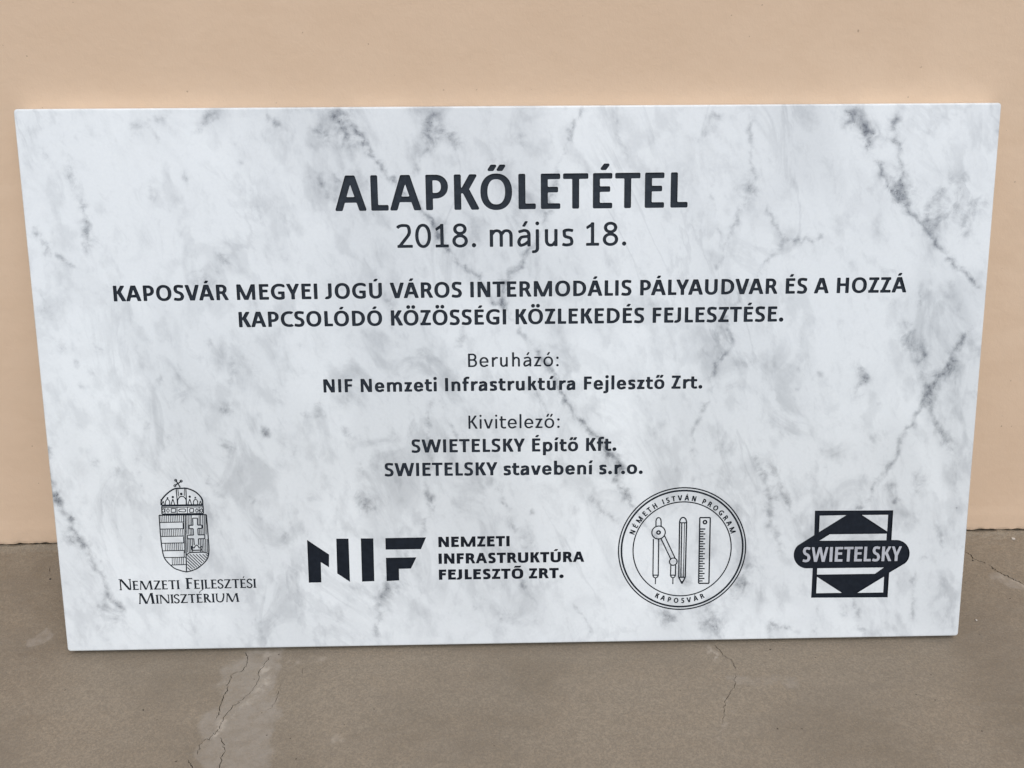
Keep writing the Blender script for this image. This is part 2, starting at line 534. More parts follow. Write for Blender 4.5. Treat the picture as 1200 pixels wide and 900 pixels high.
        rect(.044, C - h, a - .034, C); rect(.030, 0, a - .030, h); par(.034 + dv * .62, h * .35, a - .038 - dv * .62, C - h * .35, dv * (1.1 if v < .13 else .98))
    elif ch == 'a':
        xs = a - .066 - v / 2
        pen(np.vstack([[(.076, X - .070)], [(.135, X - .016 - h / 2)], arc(a * .50, X - .16, xs - a * .50, .16 - h / 2 + o, 96, 0, 18, 2.2), [(xs, .2)], [(xs, 0)]]))
        pen(spline([(xs, .272), (a * .50, .268), (a * .30, .240), (.042 + v / 2, .135), (a * .26, .026 + h * .15), (a * .42, .030 + h * .2), (a * .58, .070 + h * .1), (xs, .150)], 8))
    elif ch in 'bph' or ch in 'nmru':
        x0 = (l if ch != 'u' else l) - .008
        if ch == 'b': stem(x0, 0, ASC)
        elif ch == 'h': stem(x0, 0, ASC)
        elif ch == 'p': stem(x0, DSC, X)
        elif ch in 'nmr': stem(x0, 0, X)
        if ch in 'bp':
            xr = a - .040 - v / 2
            pen(arc((x0 + v / 2 + xr) / 2, X / 2, (xr - x0 - v / 2) / 2, X / 2 + o - h / 2, 0, 360, 48, sq), True)
        elif ch in 'nh':
            xr = a - l + .012 - v / 2; c_ = (x0 + v / 2 + xr) / 2 + .014
            pen(np.vstack([[(x0 + v * .6, X - .13)], arc(c_, X - .17, xr - c_, .17 - h / 2 + o, 128, 0, 26, 2.2), [(xr, .2)], [(xr, 0)]]))
        elif ch == 'm':
            xm, xr = a / 2 + .002, a - l + .012 - v / 2
            for p, q_ in ((x0 + v / 2, xm), (xm, xr)):
                c_ = (p + q_) / 2 + .012
                pen(np.vstack([[(p + v * .1, X - .13)], arc(c_, X - .16, q_ - c_, .16 - h / 2 + o, 128, 0, 26, 2.2), [(q_, .2)], [(q_, 0)]]))
        elif ch == 'r':
            pen(spline([(x0 + v * .6, X - .155), (x0 + v + .055, X - .050 - h * .1), (a - .085, X + o - h / 2), (a - .006, X - .006 - h * .45)], 10))
        elif ch == 'u':
            xr = a - l + .008 - v / 2; xl = x0 + v / 2; c_ = (xl + xr) / 2 - .014
            pen(np.vstack([[(xl, X)], [(xl, .28)], arc(c_, .17, c_ - xl, .17 - h / 2 + o, 180, 308, 26, 2.2), [(xr - v * .1, .13)]]))
            rect(xr - v / 2, 0, xr + v / 2, X)
    elif ch == 'e':
        cx, rx, ry = a / 2 + .002, a / 2 - .040 - v / 2, X / 2 + o - h / 2
        q = arc(cx, X / 2, rx, ry, 0, 312, 48, sq)
        pen(np.vstack([[(cx + rx, X / 2 - h * .35)], q, [(a - .062, .052 + h * .2)]]))
        rect(cx - rx, X / 2 - h * .42, cx + rx + v * .4, X / 2 + h * .42)
    elif ch == 'f':
        xs = .068 + v / 2
        pen(np.vstack([[(xs, 0)], [(xs, .3)], arc(xs + .125, ASC - .155, .125, .155 - h / 2 + o, 180, 88, 16, 2.2), [(a + .006, ASC - .004 - h / 2)]]))
        rect(.012, X - h, a - .025, X)
    elif ch in 'ijı':
        x = (a - v) / 2
        if ch == 'j': pen(np.vstack([[(x + v / 2, X)], [(x + v / 2, .1)], arc(x + v / 2 - .11, DSC + .13, .11, .13 - h / 2, 0, -88, 14, 2.2), [(-.030, DSC + .004 + h / 2)]]))
        else: stem(x, 0, X)
        if ch != 'ı':
            q = v * .57
            R_.append([arc(a / 2, .622, max(q - rr, .002), max(q - rr, .002), 0, 345, 20)])
    elif ch == 'k':
        x0 = l - .008; stem(x0, 0, ASC)
        par(x0 + v + .010 + dv * .1, .215, a - .030 - dv / 2, X); par(x0 + v + .030 + dv * .25, .275, a + .004 - dv / 2, 0)
    elif ch == 'l': stem((a - v) / 2, 0, ASC)
    elif ch == 'o': pen(arc(a / 2, X / 2, a / 2 - .040 - v / 2, X / 2 + o - h / 2, 0, 360, 56, sq), True)
    elif ch == 't':
        xs = .070 + v / 2
        pen(np.vstack([[(xs, .595)], [(xs, .3)], arc(xs + .118, .138, .118, .138 - h / 2 + o, 180, 272, 16, 2.2), [(a - .012, .006 + h / 2)]]))
        rect(.014, X - h, a - .014, X)
    elif ch == 'v': par(a / 2 - .08 * dv, 0, .008 + dv / 2, X, dv * .96); par(a / 2 + .08 * dv, 0, a - .008 - dv / 2, X, dv * .96)
    elif ch == 'z':
        rect(.040, X - h, a - .034, X); rect(.032, 0, a - .030, h); par(.036 + dv * .6, h * .35, a - .040 - dv * .6, X - h * .35, dv * 1.1)
    elif ch == '0': pen(arc(a / 2, .318, a / 2 - .036 - v / 2, .318 + o - h / 2, 0, 360, 60, sq), True)
    elif ch == '1':
        rect(a * .52 - v / 2, 0, a * .52 + v / 2, .637); rect(.085, 0, a - .06, h)
        R_.append(inset([(.085, .520), (.105, .520 - h * .95), (a * .52, .637 - h * 1.25), (a * .52, .637)], rr))
    elif ch == '2':
        pen(spline([(.066, .548), (.120, .588), (a * .44, .645 - h / 2), (a - .150 - v * .1, .580), (a - .076 - v / 2, .468), (a - .112 - v * .3, .362), (a * .52, .225), (a * .34, .115), (.062 + v * .55, h * .5)], 10))
        rect(.048, 0, a - .036, h)
    elif ch == '8':
        pen(arc(a / 2, .490, a / 2 - .068 - v / 2, .156 - h / 2, 0, 360, 44, 2.1), True)
        pen(arc(a / 2, .170, a / 2 - .040 - v / 2, .180 - h / 2, 0, 360, 44, 2.1), True)
    elif ch in '.:':
        q = v * .64
        for y in ((q - .008,) if ch == '.' else (q - .008, XH - q)):
            R_.append([arc(a / 2, y, max(q - rr, .002), max(q - rr, .002), 0, 345, 20)])
    return R_


def serif_glyph(ch, rr):
    """inscriptional roman capitals with thick and thin strokes and small serifs; returns prims, advance"""
    C, v, t, s, sh = .66, .135, .074, .046, .046
    R_ = []
    par = lambda x0, y0, x1, y1, w: R_.append(inset([(x0 - w / 2, y0), (x0 + w / 2, y0), (x1 + w / 2, y1), (x1 - w / 2, y1)], rr))
    rect = lambda x0, y0, x1, y1: R_.append(inset([(x0, y0), (x1, y0), (x1, y1), (x0, y1)], rr))
    def stem(x, w=v, top=True, bot=True):
        rect(x, 0, x + w, C)
        if top: rect(x - s, C - sh, x + w + s, C)
        if bot: rect(x - s, 0, x + w + s, sh)
    l = .075
    if ch in 'ÉE':
        stem(l); rect(l, C - t, .44, C); rect(l, 0, .46, t); rect(l, .32, .40, .32 + t)
        rect(.44 - .03, C - .11, .44, C); rect(.46 - .03, 0, .46, .11); rect(.40 - .026, .28, .40, .40)
        if ch == 'É': R_.append(inset([(.24, .71), (.29, .71), (.40, .85), (.31, .85)], rr))
        return R_, .50
    if ch == 'F':
        stem(l); rect(l, C - t, .44, C); rect(l, .32, .38, .32 + t); rect(.44 - .03, C - .11, .44, C); rect(.38 - .026, .28, .38, .40); return R_, .47
    if ch == 'I': stem(l); return R_, .25
    if ch == 'J':
        rect(l, -.06, l + v, C); rect(l - s, C - sh, l + v + s, C)
        R_.append(ribbon(spline([(l + v * .55, .02), (l + .02, -.10), (-.03, -.155)]), .06, .045, rr)); return R_, .25
    if ch == 'L': stem(l); rect(l, 0, .44, t); rect(.44 - .03, 0, .44, .12); return R_, .46
    if ch == 'M':
        par(.09, 0, .155, C, t); par(.48, 0, .19, C, v * 1.08); par(.48, 0, .775, C, t); par(.875, 0, .80, C, v * 1.05)
        rect(.03, 0, .15, sh); rect(.76, 0, .98, sh); rect(.07, C - sh, .2, C); rect(.77, C - sh, .90, C); return R_, 1.0
    if ch == 'N':
        rect(.095, 0, .095 + t, C); par(.66, 0, .15, C, v * 1.15); rect(.66, 0, .66 + t, C)
        rect(.04, 0, .20, sh); rect(.03, C - sh, .15, C); rect(.60, C - sh, .76, C); return R_, .79
    if ch == 'R':
        stem(l); R_.append(ribbon(np.vstack([[(l + v / 2, C - t / 2)], arc(.23, .49, .15, .17 - t / 2, 90, -90, 24), [(l + v / 2, .32 + t / 2)]]), v * .95, t, rr))
        par(.27, .34, .52, 0, v * 1.2); rect(.47, 0, .62, sh); return R_, .59
    if ch in 'S':
        T = C; cx = .22
        R_.append(ribbon(spline([(.36, .53), (.345, .60), (cx + .01, T - .02), (.09, .57), (.075, .47), (.14, .385), (cx + .05, .315), (.365, .22), (.365, .12), (.30, .045), (cx - .02, .018), (.09, .055), (.065, .15)], 8), v * .82, t * 1.15, rr))
        return R_, .44
    if ch == 'T':
        rect(.24, 0, .24 + v, C); rect(.24 - s, 0, .24 + v + s, sh); rect(.03, C - t, .55, C); rect(.03, C - .11, .06, C); rect(.52, C - .11, .55, C); return R_, .57
    if ch == 'U':
        R_.append(ribbon(np.vstack([[(l + .07, C)], [(l + .07, .4)], arc(.36, .22, .36 - l - .07, .22 + .01 - t / 2, 180, 360, 30), [(.64, .4)], [(.64, C)]]), v * .8, t * 1.2, rr))
        rect(l - .02, C - sh, l + .17, C); rect(.56, C - sh, .71, C); return R_, .75
    if ch == 'Z':
        rect(.06, C - t, .52, C); rect(.04, 0, .54, t); par(.11, t * .4, .46, C - t * .4, v * 1.1); rect(.06, C - .10, .09, C); rect(.51, 0, .54, .11); return R_, .56
    return R_, .40


KERN = {'AV': -.035, 'VA': -.035, 'VÁ': -.035, 'LY': -.04, 'YA': -.045, 'AP': 0, 'PA': -.04, 'PÁ': -.04, 'LE': 0, 'RU': -.006, 'KO': -.014, 'KÖ': -.016, 'KŐ': -.016, 'LÓ': -.012,
        'AT': -.03, 'TA': -.03, 'LT': -.04, 'ÁL': 0, 'rt': .0, 'KY': -.01, 'FE': 0, 'LA': 0, 'KA': -.004, 'TÉ': 0, 'ÁR': 0, 'AU': -.006, 'DV': -.014, 'ft': -.004, 'r.': -.03, 't.': 0}
CACHE = {}


def outline_glyph(style, ch, rr):
    key = (style, ch, round(rr, 4))
    if key not in CACHE:
        if style == 'serif':
            P, a = serif_glyph(ch, rr)
        else:
            v, h, adv, sq, lsb = STYLES[style]
            a = adv[ACC[ch][0].replace('ı', 'i')] if ch in ACC else adv[ch]
            P = glyph(ch, v, h, adv, rr, sq, lsb) if ch != ' ' else []
        CACHE[key] = (outlines(P, .0135, rr) if P else [], a)
    return CACHE[key]


STYLES = {'regular': (.093, .080, ADV_R, 2.15, None), 'bold': (.143, .116, {k: a + .016 for k, a in ADV_B.items()}, 2.25, .080), 'boldtitle': (.131, .104, ADV_B, 2.25, None),
          'wide': (.188, .150, {k: a * (1.04 if k != ' ' else .9) + .022 for k, a in ADV_B.items()}, 2.7, .06), 'geo': (.150, .130, ADV_R, 2.0, None),
          'condensed': (.165, .105, {k: a + .055 for k, a in ADV_B.items()}, 2.8, .055)}

CONT = []            # (loop in plaque metres, region inside, region outside)
GLINES = []


def add_loops(loops, part, outside='slab'):
    for l in loops:
        if area(l) > 0: CONT.append((l, part, outside))
        else: CONT.append((l, outside, part))


def text_line(part, text, style, pl, pr, cap_px, rad=0.0007, mode='track', outside='slab', big=None, cap_em=CAP):
    """pl / pr: pixels of the left and right ink ends on the baseline"""
    a, b = slab_uv(*pl), slab_uv(*pr)
    mid = ((pl[0] + pr[0]) / 2, (pl[1] + pr[1]) / 2)
    cap = slab_uv(mid[0], mid[1] - cap_px)[1] - slab_uv(*mid)[1]
    em = cap / cap_em
    width = np.linalg.norm(b - a); ux = (b - a) / width; uy = np.array([-ux[1], ux[0]])
    x = 0.0; items = []; prev = ''
    thin = 0.03 if style == 'serif' else STYLES[style][1]
    for i, ch in enumerate(text):
        k = (big if big and (i == 0 or text[i - 1] == ' ') else 1.0)
        rr = min(rad / (em * k), thin * .46)
        loops, adv = outline_glyph(style, ch, rr)
        x += KERN.get(prev + ch, 0)
        items.append((x, k, loops)); x += adv * k; prev = ch
    inkL = items[0][0] + min(l[:, 0].min() for l in items[0][2]) * items[0][1]
    inkR = items[-1][0] + max(l[:, 0].max() for l in items[-1][2]) * items[-1][1]
    tr, sx = 0.0, 1.0
    if style in ('bold', 'regular') and em < .03: sx = 1.045; inkL, inkR = inkL, inkL + (inkR - inkL)
    if mode == 'track': tr = (width / em - (inkR - inkL) * sx) / (len(items) - 1)
    else: sx = width / em / (inkR - inkL)
    print('line', text[:12], 'em mm %.1f' % (em * 1e3), 'tracking %.3f scale %.3f' % (tr, sx))
    for i, (x0, k, loops) in enumerate(items):
        for l in loops:
            X = (l[:, 0] * k + x0 - inkL) * sx + tr * i
            q = a + np.outer(X * em, ux) + np.outer(l[:, 1] * k * em, uy)
            add_loops([q], part, outside)


def arc_text(part, text, centre, r0, cap, a0, a1, inside=False):
    em = cap / CAP
    x = 0; it = []
    for ch in text:
        loops, adv = outline_glyph('geo', ch, .02); it.append((x + adv / 2, adv, loops)); x += adv
    first, last = it[0][0], it[-1][0]
    for i, (xc, adv, loops) in enumerate(it):
        ang = math.radians(a0 + (a1 - a0) * (xc - first + .16 * i) / (last - first + .16 * (len(it) - 1)))
        e = np.array([math.cos(ang), math.sin(ang)])
        ux, uy = (np.array([e[1], -e[0]]), e) if not inside else (np.array([-e[1], e[0]]), -e)
        o = centre + e * r0
        for l in loops: add_loops([o + np.outer((l[:, 0] - adv / 2) * em, ux) + np.outer(l[:, 1] * em, uy)], part)


# the carved lines
text_line('heading', 'ALAPKŐLETÉTEL', 'boldtitle', (393.2, 247.5), (805.7, 243.2), 41.6, 0.0014)
text_line('date', '2018. május 18.', 'regular', (465.2, 290.6), (733.9, 287.6), 27.6, 0.0007, cap_em=.637)
text_line('purpose_a', 'KAPOSVÁR MEGYEI JOGÚ VÁROS INTERMODÁLIS PÁLYAUDVAR ÉS A HOZZÁ', 'bold', (133.6, 353.3), (1061.8, 342.7), 18.3, 0.0007)
text_line('purpose_b', 'KAPCSOLÓDÓ KÖZÖSSÉGI KÖZLEKEDÉS FEJLESZTÉSE.', 'bold', (280.3, 383.6), (917.9, 376.8), 18.0, 0.0007)
text_line('client_a', 'Beruházó:', 'regular', (548.6, 430.2), (654.8, 429.2), 15.8, 0.0006)
text_line('client_b', 'NIF Nemzeti Infrastruktúra Fejlesztő Zrt.', 'bold', (379.3, 460.1), (823.0, 455.3), 15.6, 0.0006)
text_line('builder_a', 'Kivitelező:', 'regular', (549.0, 502.6), (655.9, 501.4), 15.6, 0.0006)
text_line('builder_b', 'SWIETELSKY Építő Kft.', 'bold', (482.3, 530.6), (722.3, 528.3), 15.5, 0.0006)
text_line('builder_c', 'SWIETELSKY stavebení s.r.o.', 'bold', (450.8, 558.3), (753.2, 555.4), 15.5, 0.0006)
text_line('ministry_a', 'NEMZETI FEJLESZTÉSI', 'serif', (139.8, 691.7), (300.6, 688.8), 10.6, 0.00022, 'scale', big=1.22, cap_em=.66)
text_line('ministry_b', 'MINISZTÉRIUM', 'serif', (162.8, 707.9), (280.7, 705.3), 10.4, 0.00022, 'scale', big=1.22, cap_em=.66)
text_line('owner_a', 'NEMZETI', 'wide', (513.8, 641.3), (597.3, 640.2), 12.2, 0.00025, 'scale')
text_line('owner_b', 'INFRASTRUKTÚRA', 'wide', (514.0, 660.9), (684.6, 658.4), 12.2, 0.00025, 'scale')
text_line('owner_c', 'FEJLESZTŐ ZRT.', 'wide', (514.4, 679.5), (660.6, 677.4), 12.0, 0.00025, 'scale')
text_line('badge_lettering', 'SWIETELSKY', 'condensed', (940.2, 658.6), (1055.6, 657.4), 17.2, 0.0003, 'scale', outside='badge')


def zpts(P, org, sc):                                 # points read off an enlarged crop -> plaque metres
    return np.array([slab_uv(org[0] + x / sc, org[1] + y / sc) for x, y in P])


# block monogram of the developer: five slanted blocks
Z6 = lambda P: zpts(P, (340, 600), 10 / 3)
for P in ([(66, 109), (152, 166), (152, 216), (120, 196), (122, 275), (73, 276)], [(180, 104), (228, 104), (234, 273), (184, 240)],
          [(276, 103), (325, 103), (329, 270), (281, 272)], [(372, 102), (531, 99), (511, 145), (373, 147)],
          [(374, 179), (493, 177), (472, 221), (425, 222), (426, 267), (377, 270)]):
    q = Z6(P)
    if area(q) < 0: q = q[::-1]
    CONT.append((q, 'monogram', 'slab'))

# builder's badge: slanted pill over a framed lozenge
Z8 = lambda P: zpts(P, (910, 580), 20 / 3)
right_end = [(938 + 102 * math.cos(math.radians(t)), 456 - 104 * math.sin(math.radians(t))) for t in range(88, -50, -8)]
left_end = [(236 + 102 * math.cos(math.radians(t)), 470 - 104 * math.sin(math.radians(t))) for t in range(270, 128, -8)]
outer = [(300, 123), (912, 120), (898, 352)] + right_end + [(880, 608), (868, 800), (270, 803), (282, 573)] + left_end + [(294, 314)]
q = Z8(outer); CONT.append((q[::-1] if area(q) < 0 else q, 'badge', 'slab'))
for P in ([(338, 162), (545, 158), (332, 290)], [(668, 157), (872, 155), (864, 285)], [(415, 308), (861, 303), (858, 354), (335, 358)],
          [(318, 573), (838, 567), (768, 616), (316, 622)], [(316, 640), (510, 765), (310, 768)], [(840, 638), (833, 762), (632, 765)]):
    q = Z8(P); CONT.append((q[::-1] if area(q) > 0 else q, 'slab', 'badge'))

# round seal
Z7 = lambda P: zpts(P, (710, 560), 1012 / 180)
SC7 = 0.0707 / 418.5
ctr = Z7([(502.5, 470.5)])[0]
LW = 1.6
line = lambda P, w=.00078, closed=False: ribbon(P, w * LW, w * LW, 0, closed)
poly = lambda P, w=.00078: [line(np.array([a, b]), w) for a, b in zip(P[:-1], P[1:])]
circ = lambda c, r_, w=.00078: line(arc(c[0], c[1], r_, r_, 0, 360, 96), w, True)
fit = lambda prims, part, cell=.00028: add_loops(outlines(prims, cell, .00006), part)
for r_, w in ((.0707, .00085), (.0675, .0012), (.0546, .00078)):
    fit([circ(ctr, r_, w)], 'seal', .00045)
arc_text('seal_text', 'NÉMETH ISTVÁN PROGRAM', ctr, .0562, .0061, 159.5, 21.0)
arc_text('seal_text2', 'KAPOSVÁR', ctr, .0632, .0060, 243.5, 293.0, True)
c1, c2 = Z7([(347, 360)])[0], Z7([(444, 552)])[0]
P = [circ(c1, 44 * SC7), circ(c1, 11 * SC7, .0010), circ(c2, 25 * SC7)]
hd = Z7([(330, 318), (330, 285)]); hd2 = Z7([(364, 285), (364, 318)]); top = Z7([(333, 272), (340, 264), (347, 262), (355, 264), (361, 272)])
P += [line(np.vstack([hd, top, hd2]))]
P += poly(Z7([(313, 402), (310, 645)])) + poly(Z7([(348, 402), (345, 645)])) + poly(Z7([(310, 641), (345, 641)])) + [line(Z7([(310, 645), (315, 654), (327, 660), (339, 654), (345, 645)]))] + poly(Z7([(327, 660), (326, 700)]), .0007)
P += poly(Z7([(363, 400), (427, 534)])) + poly(Z7([(388, 384), (456, 529)]))
P += poly(Z7([(428, 575), (426, 643)])) + poly(Z7([(460, 575), (458, 643)])) + poly(Z7([(426, 641), (458, 641)])) + [line(Z7([(426, 643), (431, 653), (442, 660), (453, 653), (458, 643)]))] + poly(Z7([(442, 660), (441, 700)]), .0007)
fit(P, 'compass')
P = [line(Z7([(480, 655), (486, 290), (491, 272), (500, 263), (508, 260), (518, 263), (527, 272), (532, 290), (523, 655)]), .0009)]
P += poly(Z7([(480, 655), (501, 697), (523, 655)]), .0009) + poly(Z7([(487, 296), (532, 296)])) + poly(Z7([(480, 655), (523, 655)])) + poly(Z7([(500, 298), (494, 655)]), .0008) + poly(Z7([(518, 298), (511, 655)]), .0005)
P += [[Z7([(492, 680), (510, 680), (501, 697)])]]
fit(P, 'pencil')
P = poly(Z7([(619, 262), (688, 262), (679, 695), (611, 695), (619, 262)]), .0009) + [circ(Z7([(653, 292)])[0], 11 * SC7, .0010)]
for i in range(22):
    y = 337 + i * 16.3; xl = 619 - 8 * (y - 262) / 433
    P += poly(Z7([(xl, y), (xl + (26 if i % 2 else 38), y)]), .00085)
P += []
fit(P, 'ruler')

# national arms: crown above a shield
Z5 = lambda P: zpts(P, (120, 550), 5.295)
LW = 1.5
tl = lambda P, w=.00062: poly(Z5(P), w)
sl = lambda P, w=.00062: [line(spline(Z5(P), 8), w)]
S_ = tl([(352, 285), (645, 281)], .0008) + sl([(352, 285), (360, 400), (370, 490), (388, 555), (440, 609), (485, 628), (522, 637)], .0008)
S_ += sl([(645, 281), (655, 400), (661, 505), (648, 560), (600, 607), (560, 627), (522, 637)], .0008)
S_ += tl([(514, 283), (522, 637)], .0008) + tl([(504, 283), (511, 520)], .0005)
edge = lambda y: 352 + (y - 285) * .088 if y < 490 else 370 + (y - 490) * .30 if y < 555 else 389 + (y - 555) * .95
for y in (330, 371, 417, 459, 506, 548, 594): S_ += tl([(edge(y), y), (505 + (y - 283) * .03 if y < 520 else 520, y - 3)], .0006)
for y0, y1 in ((287, 330), (371, 417), (459, 506), (548, 594)):
    x = edge(y0) + 11
    while x < 503:
        if x > edge(y1) + 4: S_ += tl([(x, y0), (x + 2, y1)], .00042)
        x += 11.5
for y0, y1 in ((333, 369), (420, 457), (508, 546)):
    S_ += tl([(500 + (y0 - 333) * .04, y0), (501 + (y0 - 333) * .04, y1)], .0005)
# double cross left clear between hatching
S_ += tl([(560, 303), (590, 303), (591, 346), (617, 346), (618, 366), (592, 367), (594, 407), (635, 406), (636, 430), (596, 431), (598, 470)], .0007)
S_ += tl([(560, 303), (562, 347), (538, 348), (538, 368), (563, 368), (565, 408), (527, 409), (528, 431), (567, 431), (570, 470)], .0007)
for x in (524, 533): S_ += tl([(x, 284), (x + 1, 403)], .0005)
for x in (524, 534, 544, 555): S_ += tl([(x + 3, 432), (x + 5, 515)], .0005)
for x in (543, 552): S_ += tl([(x, 284), (x + 1, 346)], .0005)
for x in (543, 553): S_ += tl([(x + 1, 369), (x + 2, 407)], .0005)
for x in (600, 609): S_ += tl([(x, 284), (x + 1, 345)], .0005)
for x in (602, 612): S_ += tl([(x, 368), (x + 1, 405)], .0005)
for x in (622, 632, 641): S_ += tl([(x, 284), (x + 3, 404)], .0005)
for x in (608, 618, 629, 640, 650): S_ += tl([(x, 432), (x + 2, 515)], .0005)
S_ += sl([(556, 500), (553, 478), (568, 488), (575, 478), (585, 470), (595, 478), (602, 488), (620, 477), (616, 500)], .0007) + tl([(555, 503), (620, 501)], .0008) + tl([(545, 516), (628, 513)], .0008)
S_ += sl([(522, 530), (545, 517), (585, 515), (640, 516), (661, 530)], .0007)
for k in range(-4, 9):
    x0, y0 = 522 + 20 * k, 527
    x1, y1 = x0 + 110, y0 + 105
    pts = [(x0 + (x1 - x0) * t, y0 + (y1 - y0) * t) for t in np.linspace(0, 1, 60)]
    def inside(x, y):
        if x < 526: return False
        if y < 522: return False
        xr = 661 if y < 530 else 661 - (y - 530) * .45 if y < 560 else 648 - (y - 560) * 1.02 if y < 607 else 600 - (y - 607) * 2.55
        return x < xr - 3
    pts = [p for p in pts if inside(*p)]
    if len(pts) > 3: S_ += tl([pts[0], pts[-1]], .0006)
fit(S_, 'shield', .00022)
K_ = tl([(368, 229), (625, 224), (627, 274), (370, 278), (368, 229)], .0008) + tl([(366, 238), (626, 233)], .0005)
K_ += sl([(364, 222), (368, 190), (400, 152), (445, 122), (490, 118), (527, 119), (580, 142), (617, 182), (623, 222)], .0010)
K_ += tl([(364, 222), (623, 219)], .0007) + tl([(458, 122), (466, 220)], .0007) + tl([(468, 120), (474, 168)], .0005) + tl([(518, 120), (522, 218)], .0007) + tl([(509, 120), (508, 165)], .0005)
K_ += sl([(467, 220), (468, 190), (480, 172), (493, 168), (507, 172), (519, 190), (520, 219)], .0007)
for x, y, r_ in ((489, 153, 9), (437, 172, 8), (542, 170, 8), (404, 178, 6), (576, 176, 6), (365, 190, 6), (618, 186, 6)):
    cc = Z5([(x, y)])[0]; K_ += [[arc(cc[0], cc[1], r_ * .00016, r_ * .00016, 0, 340, 16)]]
for x in (437, 542): K_ += tl([(x - 12, 221), (x, 184), (x + 12, 220)], .0006)
for x in (404, 578): K_ += sl([(x - 13, 221), (x - 12, 198), (x, 186), (x + 12, 198), (x + 13, 220)], .0006)
for x in (377, 608): K_ += tl([(x - 8, 220), (x, 196), (x + 8, 220)], .0005)
for x in (463, 527, 388, 600): K_ += tl([(x, 235), (x + 1, 274)], .0005)
for x, w in ((441, 14), (554, 12)): K_ += tl([(x - w, 244), (x + w, 243), (x + w, 266), (x - w, 267), (x - w, 244)], .0006)
for x in (407, 586, 378, 614): K_ += sl([(x, 243), (x + 8, 255), (x, 267), (x - 8, 255), (x, 243)], .0005)
K_ += sl([(475, 262), (474, 252), (484, 247), (497, 246), (512, 247), (516, 256), (510, 264), (475, 262)], .0006)
K_ += tl([(455, 68), (483, 112)], .0008) + tl([(450, 100), (490, 74)], .0008)
for x, y in ((455, 68), (450, 102), (489, 73)):
    cc = Z5([(x, y)])[0]; K_ += [circ(cc, .0011, .0006)]
fit(K_, 'crown', .00022)

# ------------------------------------------------------------------ generic sheet with carved regions
def carve(points, conts, base):
    """constrained triangulation; returns verts2d, {region: tris}, walls[(region_low, a, b)]"""
    V = [tuple(p) for p in points]; E = []; owner = []
    for ci, (l, a, b) in enumerate(conts):
        s = len(V); n = len(l)
        V += [tuple(p) for p in l]
        E += [(s + i, s + (i + 1) % n) for i in range(n)]; owner += [ci] * n
    vs, es, fs, _, oe, _ = delaunay_2d_cdt([Vector(p) for p in V], E, [], 0, 1e-8)
    vs = np.array([(v[0], v[1]) for v in vs])
    T = np.array(fs)
    cen = vs[T].mean(1)
    reg = np.full(len(T), base, dtype=object)
    for l, ins, out in sorted(conts, key=lambda c: -abs(area(c[0]))):          # largest first, nested ones after
        idx = np.where((cen[:, 0] > l[:, 0].min()) & (cen[:, 0] < l[:, 0].max()) & (cen[:, 1] > l[:, 1].min()) & (cen[:, 1] < l[:, 1].max()))[0]
        if not len(idx): continue
        X, Y = cen[idx, 0], cen[idx, 1]; odd = np.zeros(len(idx), bool)
        for (ax, ay), (bx, by) in zip(l, np.roll(l, -1, 0)):
            if ay != by: odd ^= ((ay > Y) != (by > Y)) & (X < (bx - ax) * (Y - ay) / (by - ay) + ax)
        reg[idx[odd]] = ins
    emap = {}
    for fi, q in enumerate(fs):
        for i in range(3):
            a, b = q[i], q[(i + 1) % 3]
            emap.setdefault((min(a, b), max(a, b)), []).append(fi)
    R = {}
    for q, r_ in zip(fs, reg): R.setdefault(r_, []).append(q)
    W = []
    for k, f_ in emap.items():
        if len(f_) == 2 and reg[f_[0]] != reg[f_[1]]:
            for x in (0, 1):
                q = fs[f_[x]]; i = list(q).index(k[0]); a, b = (k[0], k[1]) if q[(i + 1) % 3] == k[1] else (k[1], k[0])
                W.append((reg[f_[x]], reg[f_[1 - x]], a, b))
    return vs, R, W


